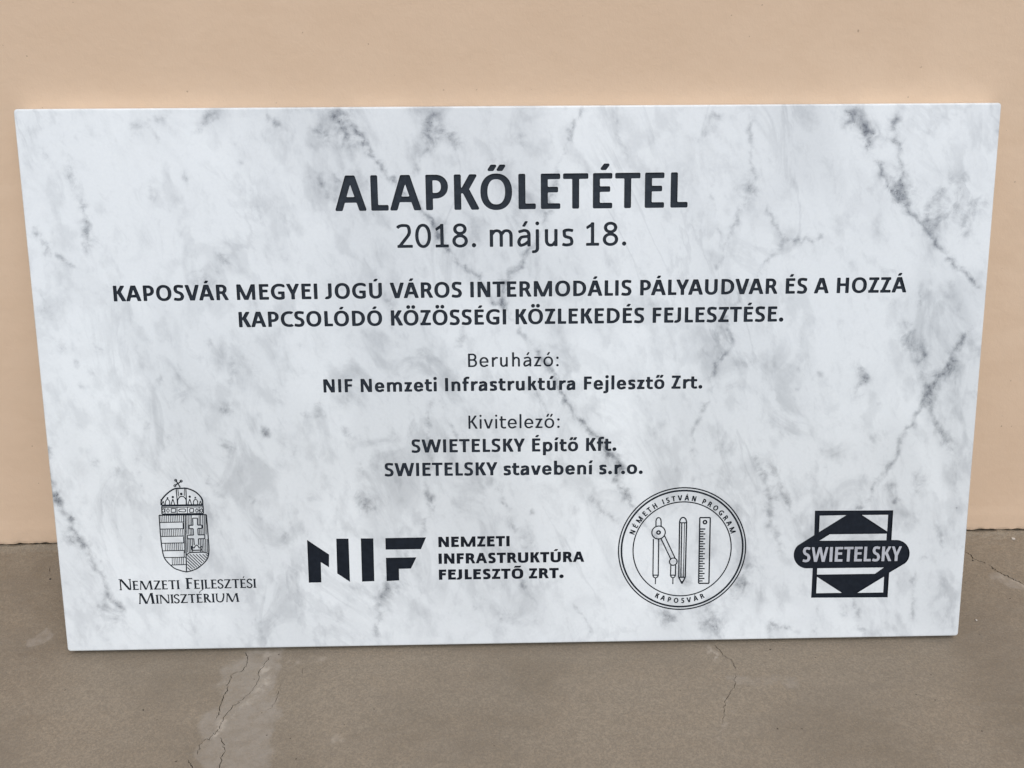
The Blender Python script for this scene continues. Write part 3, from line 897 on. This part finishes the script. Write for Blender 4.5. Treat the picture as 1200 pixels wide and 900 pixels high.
# ------------------------------------------------------------------ veins of the marble, traced from the stone (pixels of the photograph)
VEINS = [  # points, half width px, strength
 ([(72, 183), (83, 205), (88, 227), (96, 245), (100, 263), (103, 282), (98, 296)], 4, .42), ([(35, 265), (47, 282), (60, 300), (90, 315)], 3, .42), ([(100, 270), (112, 283), (122, 290)], 3, .25),
 ([(160, 146), (173, 138), (200, 135)], 4, .32), ([(180, 153), (185, 170)], 3, .25), ([(215, 200), (221, 212)], 3, .32), ([(247, 130), (235, 145), (230, 165)], 4, .35), ([(175, 215), (174, 235)], 6, .36),
 ([(312, 135), (325, 147), (337, 153)], 3, .38), ([(363, 153), (374, 158), (386, 168)], 3.5, .42), ([(367, 200), (380, 223), (393, 238)], 3, .38), ([(390, 200), (393, 215)], 4, .35),
 ([(398, 125), (395, 142), (404, 155), (412, 170)], 8, .5), ([(403, 130), (414, 146), (425, 162), (433, 178), (447, 197), (460, 210), (477, 228), (500, 253), (516, 278), (540, 310), (557, 323), (570, 340), (582, 357), (592, 364)], 3, .56),
 ([(507, 128), (504, 150), (505, 170), (494, 186), (488, 200)], 4, .45), ([(520, 150), (533, 168)], 9, .42),
 ([(683, 125), (676, 142), (667, 157), (662, 173), (658, 190), (650, 222), (640, 250), (630, 280), (617, 297), (610, 313), (596, 326), (590, 345), (592, 362)], 3.2, .44),
 ([(720, 130), (730, 170), (743, 195)], 4, .2), ([(582, 328), (600, 330)], 3, .4), ([(545, 380), (540, 397), (530, 410)], 4, .3), ([(592, 364), (606, 385), (627, 410)], 3, .3),
 ([(990, 126), (1000, 142)], 6, .5), ([(994, 144), (1004, 136)], 3, .9), ([(1012, 147), (1018, 152), (1025, 158)], 3, .8), ([(1018, 155), (1020, 165), (1019, 176)], 3.2, .6), ([(1005, 130), (1016, 150), (1022, 176)], 9, .30),
 ([(1048, 135), (1050, 160), (1055, 193), (1058, 220), (1063, 240)], 4, .52), ([(1056, 212), (1060, 236)], 8, .5), ([(1030, 190), (1037, 203), (1047, 227), (1063, 243), (1083, 267), (1093, 277), (1107, 295), (1120, 313), (1133, 323), (1150, 340)], 2.6, .55),
 ([(1107, 218), (1101, 232), (1089, 240), (1086, 255), (1092, 272)], 6, .42), ([(1136, 203), (1124, 215), (1121, 240), (1130, 258), (1133, 275)], 8, .40), ([(1135, 240), (1156, 243)], 7, .32), ([(1098, 247), (1103, 262)], 5, .3),
 ([(878, 130), (879, 160), (880, 183), (881, 215), (873, 238), (864, 262), (853, 287), (846, 305), (841, 318)], 3.5, .32), ([(833, 207), (836, 232), (840, 258), (848, 283)], 3, .26), ([(876, 220), (884, 226)], 7, .42),
 ([(897, 243), (908, 258), (920, 273), (931, 281), (943, 283), (956, 281), (963, 276)], 2.5, .36), ([(920, 275), (915, 292), (897, 307), (889, 323), (867, 350), (853, 377), (860, 405), (843, 417), (835, 437), (830, 467), (822, 485), (811, 510), (815, 540)], 3.2, .36),
 ([(840, 135), (832, 150), (818, 168)], 7, .26), ([(1030, 318), (1052, 315)], 5, .32), ([(1140, 380), (1128, 397), (1119, 412), (1105, 433), (1090, 455)], 4, .5), ([(1080, 345), (1082, 362)], 5, .34), ([(980, 222), (984, 238)], 4, .22),
 ([(60, 525), (60, 547), (65, 580), (72, 592), (83, 610), (95, 635), (107, 657), (118, 680), (129, 702), (142, 714)], 3.2, .52), ([(64, 581), (72, 592)], 3, .95), ([(82, 608), (85, 612)], 2.2, .85), ([(92, 632), (98, 639)], 2.6, .8), ([(95, 625), (80, 636)], 9, .32),
 ([(245, 558), (248, 572)], 3, .32), ([(155, 612), (168, 631)], 3, .3), ([(157, 530), (165, 552), (168, 580)], 4, .18), ([(303, 495), (313, 511)], 3, .36), ([(271, 410), (273, 430), (269, 453)], 4, .36), ([(262, 475), (270, 484)], 6, .42),
 ([(262, 520), (272, 533)], 7, .36), ([(355, 483), (362, 490)], 4, .38), ([(138, 548), (130, 560)], 5, .27), ([(108, 540), (116, 546)], 5, .27), ([(180, 452), (188, 446)], 5, .3),
 ([(627, 410), (637, 422), (647, 433), (653, 448), (660, 462), (670, 478), (683, 497), (700, 513), (713, 530), (722, 538), (733, 547)], 2.6, .62), ([(733, 547), (722, 560), (728, 573), (738, 587), (750, 604), (764, 622), (778, 640), (792, 660), (803, 684)], 3.2, .5), ([(700, 528), (722, 536), (735, 550)], 7, .35),
 ([(655, 455), (672, 480)], 2, .6), ([(630, 460), (640, 477), (643, 492)], 3, .36), ([(513, 467), (524, 490), (534, 508), (545, 522)], 2.5, .26), ([(505, 470), (500, 500), (502, 530), (500, 563), (503, 593), (497, 617), (485, 636), (473, 653), (460, 676), (447, 700), (443, 722), (440, 745)], 4.5, .36),
 ([(464, 682), (455, 694), (446, 712)], 7, .42), ([(424, 600), (434, 584)], 8, .35), ([(618, 604), (623, 597)], 3, .45), ([(575, 560), (586, 580), (602, 622), (613, 645)], 4, .25), ([(693, 580), (703, 592), (713, 603), (727, 613)], 4.5, .38), ([(612, 684), (615, 690)], 3, .42),
 ([(673, 707), (685, 724), (697, 742)], 2.2, .32), ([(560, 690), (555, 715)], 5, .16), ([(898, 736), (903, 731), (909, 733), (919, 736), (926, 734)], 2.4, .55), ([(897, 736), (904, 747)], 3, .36), ([(926, 735), (935, 742)], 3, .3), ([(958, 712), (955, 732), (957, 747)], 3, .36),
 ([(883, 533), (893, 556), (903, 580), (900, 607), (910, 627), (918, 640)], 6, .36), ([(905, 545), (912, 560), (922, 590), (940, 613)], 4, .3), ([(1080, 400), (1080, 437), (1087, 457), (1090, 480), (1097, 500), (1108, 520)], 5, .4), ([(1087, 457), (1073, 487), (1057, 510), (1047, 540), (1027, 560), (1017, 583), (1000, 597), (985, 610)], 3.4, .46),
 ([(1083, 462), (1090, 463)], 3, .62), ([(1005, 430), (1013, 443), (1003, 458)], 6, .44), ([(1040, 565), (1048, 573)], 5, .34), ([(1043, 586), (1053, 584)], 3.5, .42), ([(1093, 607), (1103, 633), (1107, 655)], 3.5, .34), ([(1075, 665), (1071, 682), (1068, 697), (1070, 727)], 3, .34), ([(1000, 700), (1004, 712), (1010, 733), (1013, 747)], 4, .38),
 ([(875, 660), (870, 680), (855, 700)], 8, .38), ([(831, 705), (836, 722), (842, 745)], 9, .40), ([(780, 715), (790, 730)], 7, .42), ([(731, 572), (739, 584)], 3, .6), ([(1120, 424), (1108, 442)], 6, .35), ([(1060, 400), (1071, 414)], 8, .36),
 ([(985, 640), (1000, 630)], 5, .2), ([(345, 520), (350, 540)], 6, .2), ([(280, 340), (300, 352), (305, 370)], 6, .2), ([(440, 330), (455, 350), (460, 390)], 5, .18), ([(745, 310), (758, 330), (768, 370)], 5, .18), ([(215, 330), (245, 334), (262, 300)], 7, .2)]
BLOTS = [(43, 173, 11, .24), (47, 183, 5, .25), (155, 147, 7, .36), (247, 130, 9, .35), (395, 140, 9, .5), (233, 330, 14, .22), (260, 303, 9, .24), (297, 227, 5, .32), (287, 192, 5, .26), (50, 370, 13, .26), (72, 407, 9, .28), (503, 150, 8, .4),
 (617, 167, 10, .24), (757, 297, 12, .16), (1000, 257, 15, .17), (1063, 393, 14, .34), (1167, 153, 6, .38), (117, 410, 8, .34), (90, 430, 6, .3), (97, 455, 6, .34), (110, 440, 6, .33), (210, 437, 9, .37), (213, 467, 14, .28), (173, 497, 7, .3), (200, 517, 12, .23),
 (77, 520, 5, .28), (128, 722, 18, .42), (120, 738, 12, .3), (140, 713, 6, .45), (80, 633, 9, .3), (117, 658, 2, .6), (333, 630, 8, .32), (363, 580, 8, .28), (377, 480, 12, .32), (337, 667, 9, .2), (420, 550, 9, .28), (407, 513, 10, .3), (430, 590, 11, .35),
 (620, 462, 6, .32), (617, 637, 14, .24), (590, 727, 18, .24), (630, 727, 14, .2), (777, 725, 12, .42), (830, 733, 14, .42), (804, 685, 11, .36), (1013, 443, 6, .45), (1030, 472, 3, .5), (1117, 433, 9, .35), (1077, 567, 17, .30), (1110, 523, 12, .33), (1097, 500, 8, .3),
 (1120, 597, 1.6, .9), (1027, 510, 9, .3), (963, 547, 6, .25), (1087, 660, 7, .38), (992, 717, 8, .3), (922, 590, 6, .42), (910, 557, 8, .28), (867, 683, 10, .36), (1047, 630, 6, .2), (938, 590, 8, .2), (313, 503, 6, .33), (560, 700, 10, .16), (480, 140, 8, .2),
 (330, 460, 14, .22), (295, 425, 12, .2), (180, 400, 12, .2), (245, 400, 8, .26), (330, 300, 12, .16), (390, 330, 12, .16), (640, 190, 6, .2), (960, 440, 6, .26), (932, 438, 5, .28), (935, 457, 3, .34), (1045, 360, 6, .3), (350, 405, 8, .2), (205, 640, 8, .16), (300, 590, 10, .2), (240, 712, 6, .24), (265, 722, 7, .22), (320, 735, 12, .18), (400, 720, 10, .18), (500, 720, 10, .18), (1035, 425, 5, .25), (115, 395, 7, .2)]


def vein_field(U):
    x, y = U[:, 0], U[:, 1]
    wu = (vnoise(x * 22, y * 22, 3, 3) - .5) * .020; wv = (vnoise(x * 22, y * 22, 9, 3) - .5) * .020
    xb, yb = x + wu, y + wv
    xw, yw = x + wu * .30, y + wv * .30
    keep = np.ones(len(x))
    px = 0.00088
    for P, w, s in VEINS:
        Q = spline(np.array([slab_uv(*p) for p in P]), 5)
        w = w * px * 0.85
        n = len(Q)
        jit = rng.randn(n, 2) * min(w * .7, .0016)
        Q = Q + jit
        ss = s * np.clip(.72 + .5 * rng.rand(n), 0, 1.2); ss[0] *= .5; ss[-1] *= .5
        m = (xw > Q[:, 0].min() - 5 * w) & (xw < Q[:, 0].max() + 5 * w) & (yw > Q[:, 1].min() - 5 * w) & (yw < Q[:, 1].max() + 5 * w)
        idx = np.where(m)[0]
        if not len(idx): continue
        X, Y = xw[idx], yw[idx]; best = np.zeros(len(idx))
        for i in range(n - 1):
            ax, ay = Q[i]; ex, ey = Q[i + 1] - Q[i]
            t = np.clip(((X - ax) * ex + (Y - ay) * ey) / (ex * ex + ey * ey + 1e-12), 0, 1)
            dd = np.hypot(X - ax - t * ex, Y - ay - t * ey)
            k = (ss[i] * (1 - t) + ss[i + 1] * t) * (.56 * np.exp(-(dd / (w * .85)) ** 2) + .44 * np.exp(-(dd / (2.8 * w)) ** 2))
            np.maximum(best, k, out=best)
        keep[idx] *= 1 - np.clip(best, 0, .97)
    for bx, by, r_, s in BLOTS:
        c = slab_uv(bx, by); rr = r_ * px
        if rr < .004: dd = np.hypot(xw - c[0], yw - c[1]) / rr
        else: dd = np.hypot((xb - c[0]) * 1.15 + (yb - c[1]) * .25, (yb - c[1]) * .88) / rr
        keep *= 1 - s * .9 * np.exp(-dd ** 2.4)
    return 1 - keep


# ------------------------------------------------------------------ the setting: wall and ground
def ground_sheet():
    cr = [([(287.5, 762), (290, 772), (285, 784), (271, 792), (266, 807), (261, 820), (256, 836), (252, 844)], 1.1),
          ([(317, 767), (311, 776), (305, 785), (301, 799), (294, 810), (282, 821), (272, 829), (262, 842), (258, 851), (253, 858), (245, 865), (235, 872), (231, 884)], 1.0),
          ([(257.5, 863), (261, 869), (262.5, 877), (260, 890), (256.5, 904), (256, 915)], 1.0), ([(219, 890), (227, 900), (234, 912)], 1.1), ([(330, 799), (326, 812), (321, 825), (311, 834)], .7), ([(354, 781), (354.5, 790)], .6),
          ([(837, 753), (845, 764), (852, 770), (858, 774), (862, 785)], 1.1), ([(862, 787), (862, 797), (859, 806), (854, 815), (849.5, 825), (848, 838), (847.5, 850)], .75),
          ([(1129, 646), (1136, 650), (1142, 655), (1150, 658), (1156, 660.5)], 1.6), ([(1159, 662), (1166, 668), (1174, 673), (1183, 677), (1192, 681), (1203, 687)], 2.0), ([(60, 663), (58, 669), (59, 674)], .7)]
    conts = []; lines = []
    for P, w in cr:
        Q = spline(np.array([ground_xy(*p) for p in P]), 6)
        Q += rng.randn(*Q.shape) * .00075
        n = len(Q); lines.append(Q)
        T = np.gradient(Q, axis=0); T /= np.linalg.norm(T, axis=1)[:, None]; N = np.c_[-T[:, 1], T[:, 0]]
        ww = w * .00098 * (.35 + .75 * rng.rand(n)) * np.minimum(1, np.minimum(np.arange(n) + .35, n - .65 - np.arange(n)) / 3)
        L = np.vstack([Q + N * ww[:, None] / 2, (Q - N * ww[:, None] / 2)[::-1]])
        if area(L) < 0: L = L[::-1]
        conts.append((L, 'crack', 'ground'))
    x = np.arange(-.36, 1.36, .005); y = np.arange(-.42, WALL_Y + .034, .005)
    X, Y = np.meshgrid(x, y); X = X + .0025 * (np.arange(len(y)) % 2)[:, None]
    fine = np.c_[X.ravel(), Y.ravel()] + rng.randn(X.size, 2) * .0006
    bx, by = np.meshgrid(np.arange(-.12, 1.16, .0022), np.arange(WALL_Y - .030, WALL_Y + .008, .0022))
    bm_ = (bx < .16) | (bx > .84)
    fine = np.vstack([fine, np.c_[bx[bm_], by[bm_]] + rng.randn(int(bm_.sum()), 2) * .0004])
    gx = np.r_[-6:-.45:14j, -.3:1.3:6j, 1.45:7:14j]; gy = np.r_[-6:-.5:14j, -.45]
    co = [(a, b) for a in gx for b in gy] + [(a, b) for a in gx for b in (-.2, 0, .1, WALL_Y + .03) if a < -.4 or a > 1.4]
    V, R, W = carve(np.vstack([fine, co]), conts, 'ground')
    nz = (vnoise(V[:, 0] * 9, V[:, 1] * 9, 5, 3) - .5) * .0022 + (vnoise(V[:, 0] * 70, V[:, 1] * 70, 11, 2) - .5) * .0012
    dw = WALL_Y - V[:, 1]
    lip = np.exp(-((dw - .003) / .006) ** 2) * (.001 + .006 * vnoise(V[:, 0] * 45, V[:, 1] * 30, 21, 3) ** 1.5) + np.clip(1 - np.abs(dw - .006) / .016, 0, 1) * .0045 * (vnoise(V[:, 0] * 120, V[:, 1] * 210, 33, 3) - .42)
    und = np.clip(1 - np.hypot(np.maximum(0, np.maximum(-V[:, 0], V[:, 0] - 1)), np.maximum(0, np.abs(V[:, 1] - .01) - .03)) / .03, 0, 1)
    z = GROUND_Z + nz * (1 - und) + lip - und * .0006
    verts = [(a, b, c) for (a, b), c in zip(V, z)]
    faces = list(R['ground'])
    low = {}
    def lo(i):
        if i not in low:
            low[i] = len(verts); verts.append((V[i, 0], V[i, 1], z[i] - .005))
        return low[i]
    for q in R.get('crack', []): faces.append([lo(i) for i in q])
    for a_, b_, i, j in W:
        if a_ == 'ground': faces.append((j, i, lo(i), lo(j)))
    o = mesh_obj('ground', verts, faces, M_GROUND, smooth=False)
    VV = np.array(verts)[:, :2]
    mort = np.zeros(len(VV)); rim = np.zeros(len(VV))
    wx = VV[:, 0] + (vnoise(VV[:, 0] * 40, VV[:, 1] * 40, 51, 3) - .5) * .030; wy = VV[:, 1] + (vnoise(VV[:, 0] * 40, VV[:, 1] * 40, 57, 3) - .5) * .030
    def cap(P, w, s, arr, soft=1.6):
        Q = np.array([ground_xy(*p) for p in P]); best = np.full(len(VV), 9.0)
        for i in range(len(Q) - 1):
            e = Q[i + 1] - Q[i]
            t = np.clip(((wx - Q[i, 0]) * e[0] + (wy - Q[i, 1]) * e[1]) / (e @ e), 0, 1)
            np.minimum(best, np.hypot(wx - Q[i, 0] - t * e[0], wy - Q[i, 1] - t * e[1]), out=best)
        np.maximum(arr, s * np.clip((w * soft - best) / (w * (soft - .6)), 0, 1), out=arr)
    cap([(310, 762), (296, 790), (285, 815), (270, 840), (262, 870), (275, 905), (300, 830)], .021, .85, mort)
    cap([(240, 885), (250, 910)], .014, .7, mort)
    cap([(1172, 676), (1205, 693)], .008, .8, mort)
    cap([(44, 750), (56, 745)], .0070, .85, mort, 1.5)
    cap([(306, 790), (293, 815), (278, 828), (266, 845), (259, 858)], .0035, .8, rim)
    cap([(340, 777), (372, 772)], .004, .5, rim); cap([(300, 790), (284, 830)], .003, .3, rim); cap([(318, 768), (330, 762)], .005, .5, rim)
    cap([(835, 756), (846, 768)], .0025, .8, rim); cap([(1180, 678), (1205, 691)], .003, .7, rim); cap([(851, 816), (848, 840), (846, 865)], .002, .45, rim)
    cap([(865, 798), (940, 800)], .008, .35, mort); cap([(390, 866), (400, 872)], .005, .35, rim)
    add_attr(o, 'mortar', mort); add_attr(o, 'rim', rim)
    tag(o, 'brownish grey trowelled concrete with cracks and pale mortar patches under the leaning plaque', None, None, 'structure')
    return o


def house_wall():
    xs = np.r_[-6:-.42:8j, np.arange(-.4, 1.42, .0025), 1.45:7:8j]
    jag = GROUND_Z + .0004 + .0060 * vnoise(xs * 45, xs * 0 + 3.3, 71, 3) ** 1.6 + .0016 * vnoise(xs * 260, xs * 0 + 1.3, 77, 2)
    band = np.array([wall_xz(20, 613)[1] + .0006 * (vnoise(np.array([x * 12]), np.array([.5]), 5, 2)[0] - .5) for x in xs])
    y0 = WALL_Y
    rows = [(jag, y0 + .008), (jag, y0 + .0020), (jag + .0018, y0 + .0002), (jag + .006, y0), (band - .010, y0), (band + .004, y0 + .0005), (band + .02, y0 + .0006), (xs * 0 + .75, y0 + .0006), (xs * 0 + 3.0, y0 + .0006), (xs * 0 + 3.0, y0 + .3), (xs * 0 + GROUND_Z, y0 + .3)]
    n = len(xs); V = []; foot_tone = []
    for k, (zz, yy) in enumerate(rows):
        for i in range(n):
            wob = (.0016 * (vnoise(np.array([xs[i] * 60]), np.array([k * 1.7]), 83, 2)[0] - .5)) if k in (1, 2) else 0
            V.append((xs[i], yy + wob, zz[i])); foot_tone.append((.9, .9, .75, .15, 0, 0, 0, 0, 0, 0, 0)[k])  # colour gets darker towards the wall's bottom edge
    Fc = [(k * n + i, k * n + i + 1, (k + 1) * n + i + 1, (k + 1) * n + i) for k in range(len(rows) - 1) for i in range(n - 1)]
    Fc += [tuple(k * n for k in range(len(rows)))[::-1], tuple(k * n + n - 1 for k in range(len(rows)))]
    o = mesh_obj('rendered_wall', V, Fc, M_WALL)
    add_attr(o, 'foot_tone', foot_tone)
    tag(o, 'smooth beige painted plaster wall behind the leaning marble plaque', 'wall')
    return o


house_wall()
ground_sheet()

# ------------------------------------------------------------------ the plaque
plaque = bpy.data.objects.new('marble_plaque', None)
COL.objects.link(plaque)
plaque.rotation_euler = (-LEAN, 0, 0)
plaque.empty_display_size = .1
tag(plaque, 'white grey-veined marble foundation plaque with dark engraved text leaning on beige wall', 'plaque')

EX, EY = 0.0016, 0.0004                               # the cut stone is a hair larger than the measured face
BV, CR = 0.0020, 0.0036                               # arris and corner radius
def rim_loop(ins, step):
    """rounded rectangle, CCW, inset by ins, with fixed sampling so that loops match"""
    out = []
    r0 = max(CR, ins + 1e-4)
    for cx, cy, a in ((SW - CR, CR, 270), (SW - CR, SH - CR, 0), (CR, SH - CR, 90), (CR, CR, 180)):
        for t in np.linspace(a, a + 90, 7): out.append((cx + (CR - ins) * math.cos(math.radians(t)), cy + (CR - ins) * math.sin(math.radians(t))))
        nxt = {270: (SW - ins, SH - CR), 0: (CR, SH - ins), 90: (ins, CR), 180: (SW - CR, ins)}[a]
        p, q = np.array(out[-1]), np.array(nxt)
        m = int(round(({270: SH, 0: SW, 90: SH, 180: SW}[a]) / step))
        for t in np.linspace(0, 1, m + 1)[1:-1]: out.append(tuple(p + (q - p) * t))
    out = np.array(out)
    return np.c_[-EX + out[:, 0] * (SW + 2 * EX) / SW, out[:, 1] * (SH + EY) / SH]


GRID = 0.0020
x = np.arange(BV + GRID, SW - BV - GRID * .5, GRID); y = np.arange(BV + GRID, SH - BV - GRID * .5, GRID * .9)
X, Y = np.meshgrid(x, y); X = X + GRID * .5 * (np.arange(len(y)) % 2)[:, None]
G = np.c_[X.ravel(), Y.ravel()]
inr = lambda p: ((p[:, 0] > BV + .0008) & (p[:, 0] < SW - BV - .0008) & (np.hypot(np.maximum(0, np.maximum(CR - p[:, 0], p[:, 0] - SW + CR)), np.maximum(0, np.maximum(CR - p[:, 1], p[:, 1] - SH + CR))) < CR - BV - .0006))
G = G[inr(G)]
G += rng.randn(*G.shape) * GRID * .10
rim = rim_loop(BV, GRID)
V2, REG, WALLS = carve(np.vstack([rim, G]), CONT, 'slab')
print('cdt', len(V2), {k: len(t) for k, t in REG.items()})
DEPTH = 0.0017


def remap(tris):
    ids = sorted({i for q in tris for i in q}); m = {i: k for k, i in enumerate(ids)}
    return ids, m


# stone: face with the sunk lettering cut out, arris, sides and back
ids, mp = remap(REG['slab'])
verts = [(V2[i, 0], 0.0, V2[i, 1]) for i in ids]
faces = [tuple(mp[i] for i in q) for q in REG['slab']]
# face triangles are CCW in (u, v); seen from -y that faces the viewer
L0 = [mp[i] for i in range(len(rim))]                 # the rim was given to the triangulation first
nl = len(L0)
prev = L0
for ins, dep in ((BV * .45, BV * .12), (BV * .12, BV * .45), (0.0, BV), (0.0, ST - BV), (BV, ST)):
    s = len(verts)
    verts += [(p[0], dep, p[1]) for p in rim_loop(ins, GRID)]
    cur = list(range(s, s + nl))
    faces += [(prev[(i + 1) % nl], prev[i], cur[i], cur[(i + 1) % nl]) for i in range(nl)]
    prev = cur
faces.append(tuple(prev))
slab = mesh_obj('slab', verts, faces, M_MARBLE, plaque)
vf_all = vein_field(np.array([(v[0], v[2]) for v in verts]))
add_attr(slab, 'vein', vf_all)

KIDS = {}


def region_mesh(name, region, mat, parent, label=None):
    tris = REG[region]; ids, m = remap(tris)
    dep = 0.0 if region == 'badge_lettering' else DEPTH
    V = [(V2[i, 0], dep, V2[i, 1]) for i in ids]; Fc = [tuple(m[i] for i in q) for q in tris]
    up = {}
    if dep:
        for a_, b_, i, j in WALLS:
            if a_ != region: continue
            for k in (i, j):
                if k not in up:
                    up[k] = len(V); V.append((V2[k, 0], 0.0, V2[k, 1]))
            Fc.append((m[j], m[i], up[i], up[j]))
    o = mesh_obj(name, V, Fc, mat, parent)
    if not dep: add_attr(o, 'vein', vein_field(np.array([(v[0], v[2]) for v in V])))
    if label: o['label'] = label
    KIDS[region] = o
    return o


region_mesh('inscription_line', 'heading', M_INK, plaque, 'large bold heading in capitals')
region_mesh('inscription_line', 'date', M_INK, plaque, 'thin date line below the heading')
region_mesh('inscription_line', 'purpose_a', M_INK, plaque, 'longest bold capital line across the plaque')
region_mesh('inscription_line', 'purpose_b', M_INK, plaque, 'bold capital line ending in a full stop under the longest line')
region_mesh('inscription_line', 'client_a', M_INK, plaque, 'thin single word and colon above the upper bold name')
region_mesh('inscription_line', 'client_b', M_INK, plaque, 'bold name in mixed case below the upper thin word')
region_mesh('inscription_line', 'builder_a', M_INK, plaque, 'thin single word and colon above the two lower bold names')
region_mesh('inscription_line', 'builder_b', M_INK, plaque, 'shorter of the two lowest bold names')
region_mesh('inscription_line', 'builder_c', M_INK, plaque, 'lowest centred line in bold')
sh = region_mesh('coat_of_arms', 'shield', M_INK, plaque, 'line engraved shield with stripes and a double cross')
region_mesh('crown', 'crown', M_INK, sh)
region_mesh('caption', 'ministry_a', M_INK, sh, 'upper serif caption line')
region_mesh('caption', 'ministry_b', M_INK, sh, 'lower serif caption line')
mg = region_mesh('monogram', 'monogram', M_INK2, plaque, 'black block letter monogram of slanted bars')
region_mesh('caption', 'owner_a', M_INK2, mg, 'top wide bold caption line')
region_mesh('caption', 'owner_b', M_INK2, mg, 'middle wide bold caption line')
region_mesh('caption', 'owner_c', M_INK2, mg, 'bottom wide bold caption line')
se = region_mesh('round_seal', 'seal', M_INK, plaque, 'round seal of three thin rings')
region_mesh('seal_lettering', 'seal_text', M_INK, se, 'curved lettering along the top of the seal')
region_mesh('seal_lettering', 'seal_text2', M_INK, se, 'curved lettering along the bottom of the seal')
region_mesh('drafting_compass', 'compass', M_INK, se)
region_mesh('pencil', 'pencil', M_INK, se)
region_mesh('ruler', 'ruler', M_INK, se)
bd = region_mesh('badge', 'badge', M_INK2, plaque, 'black badge with a pill across a framed lozenge')
region_mesh('badge_lettering', 'badge_lettering', M_MARBLE2, bd)

# ------------------------------------------------------------------ crumbs lying on the concrete, one in place of a dark hole
def crumb(px, py, size, mat, seed, label):
    import bmesh
    bm = bmesh.new()
    bmesh.ops.create_icosphere(bm, subdivisions=3, radius=1)
    g = np.random.RandomState(seed)
    A = g.randn(6, 3)
    for v in bm.verts:
        c = v.co.normalized()
        k = 1.0
        for a in A: k = min(k, .72 / max(.2, abs(c.dot(Vector(a / np.linalg.norm(a))))))
        v.co = c * (k * (1 + .06 * g.randn()))
        v.co.x *= 1.25; v.co.z *= .75
    me = bpy.data.meshes.new('crumb'); bm.to_mesh(me); bm.free()
    me.materials.append(mat)
    o = bpy.data.objects.new('mortar_crumb', me); COL.objects.link(o)
    p = ground_xy(px, py)
    o.location = (p[0], p[1], GROUND_Z + size * .45); o.scale = (size,) * 3; o.rotation_euler = (0, 0, seed)
    tag(o, label, 'crumb', 'mortar crumbs on the concrete')
    return o


k = NT('pale_mortar'); k.link(k.mix(k.noise(40, 3), (.62, .58, .52), (.45, .41, .35)), k.b.inputs['Base Color']); k.b.inputs['Roughness'].default_value = .9
M_PALE = k.m
k = NT('dark_grit_and_hole'); k.link(k.mix(k.noise(40, 3), (.035, .03, .025), (.07, .06, .05)), k.b.inputs['Base Color']); k.b.inputs['Roughness'].default_value = .8
M_GRIT_HOLE = k.m
crumb(1187, 632, .0022, M_PALE, 3, 'whitish mortar crumb at the wall foot right of the plaque')
crumb(1144, 727, .0012, M_PALE, 5, 'tiny pale chip on bare concrete just right of the plaque corner')
crumb(1140, 657, .0011, M_GRIT_HOLE, 8, 'dark grain standing in for a hole beside the thin crack right of the plaque')  # dark grain added in place of a hole in the concrete
crumb(59, 679, .0013, M_GRIT_HOLE, 9, 'dark grit grain left of the plaque below the wall foot')
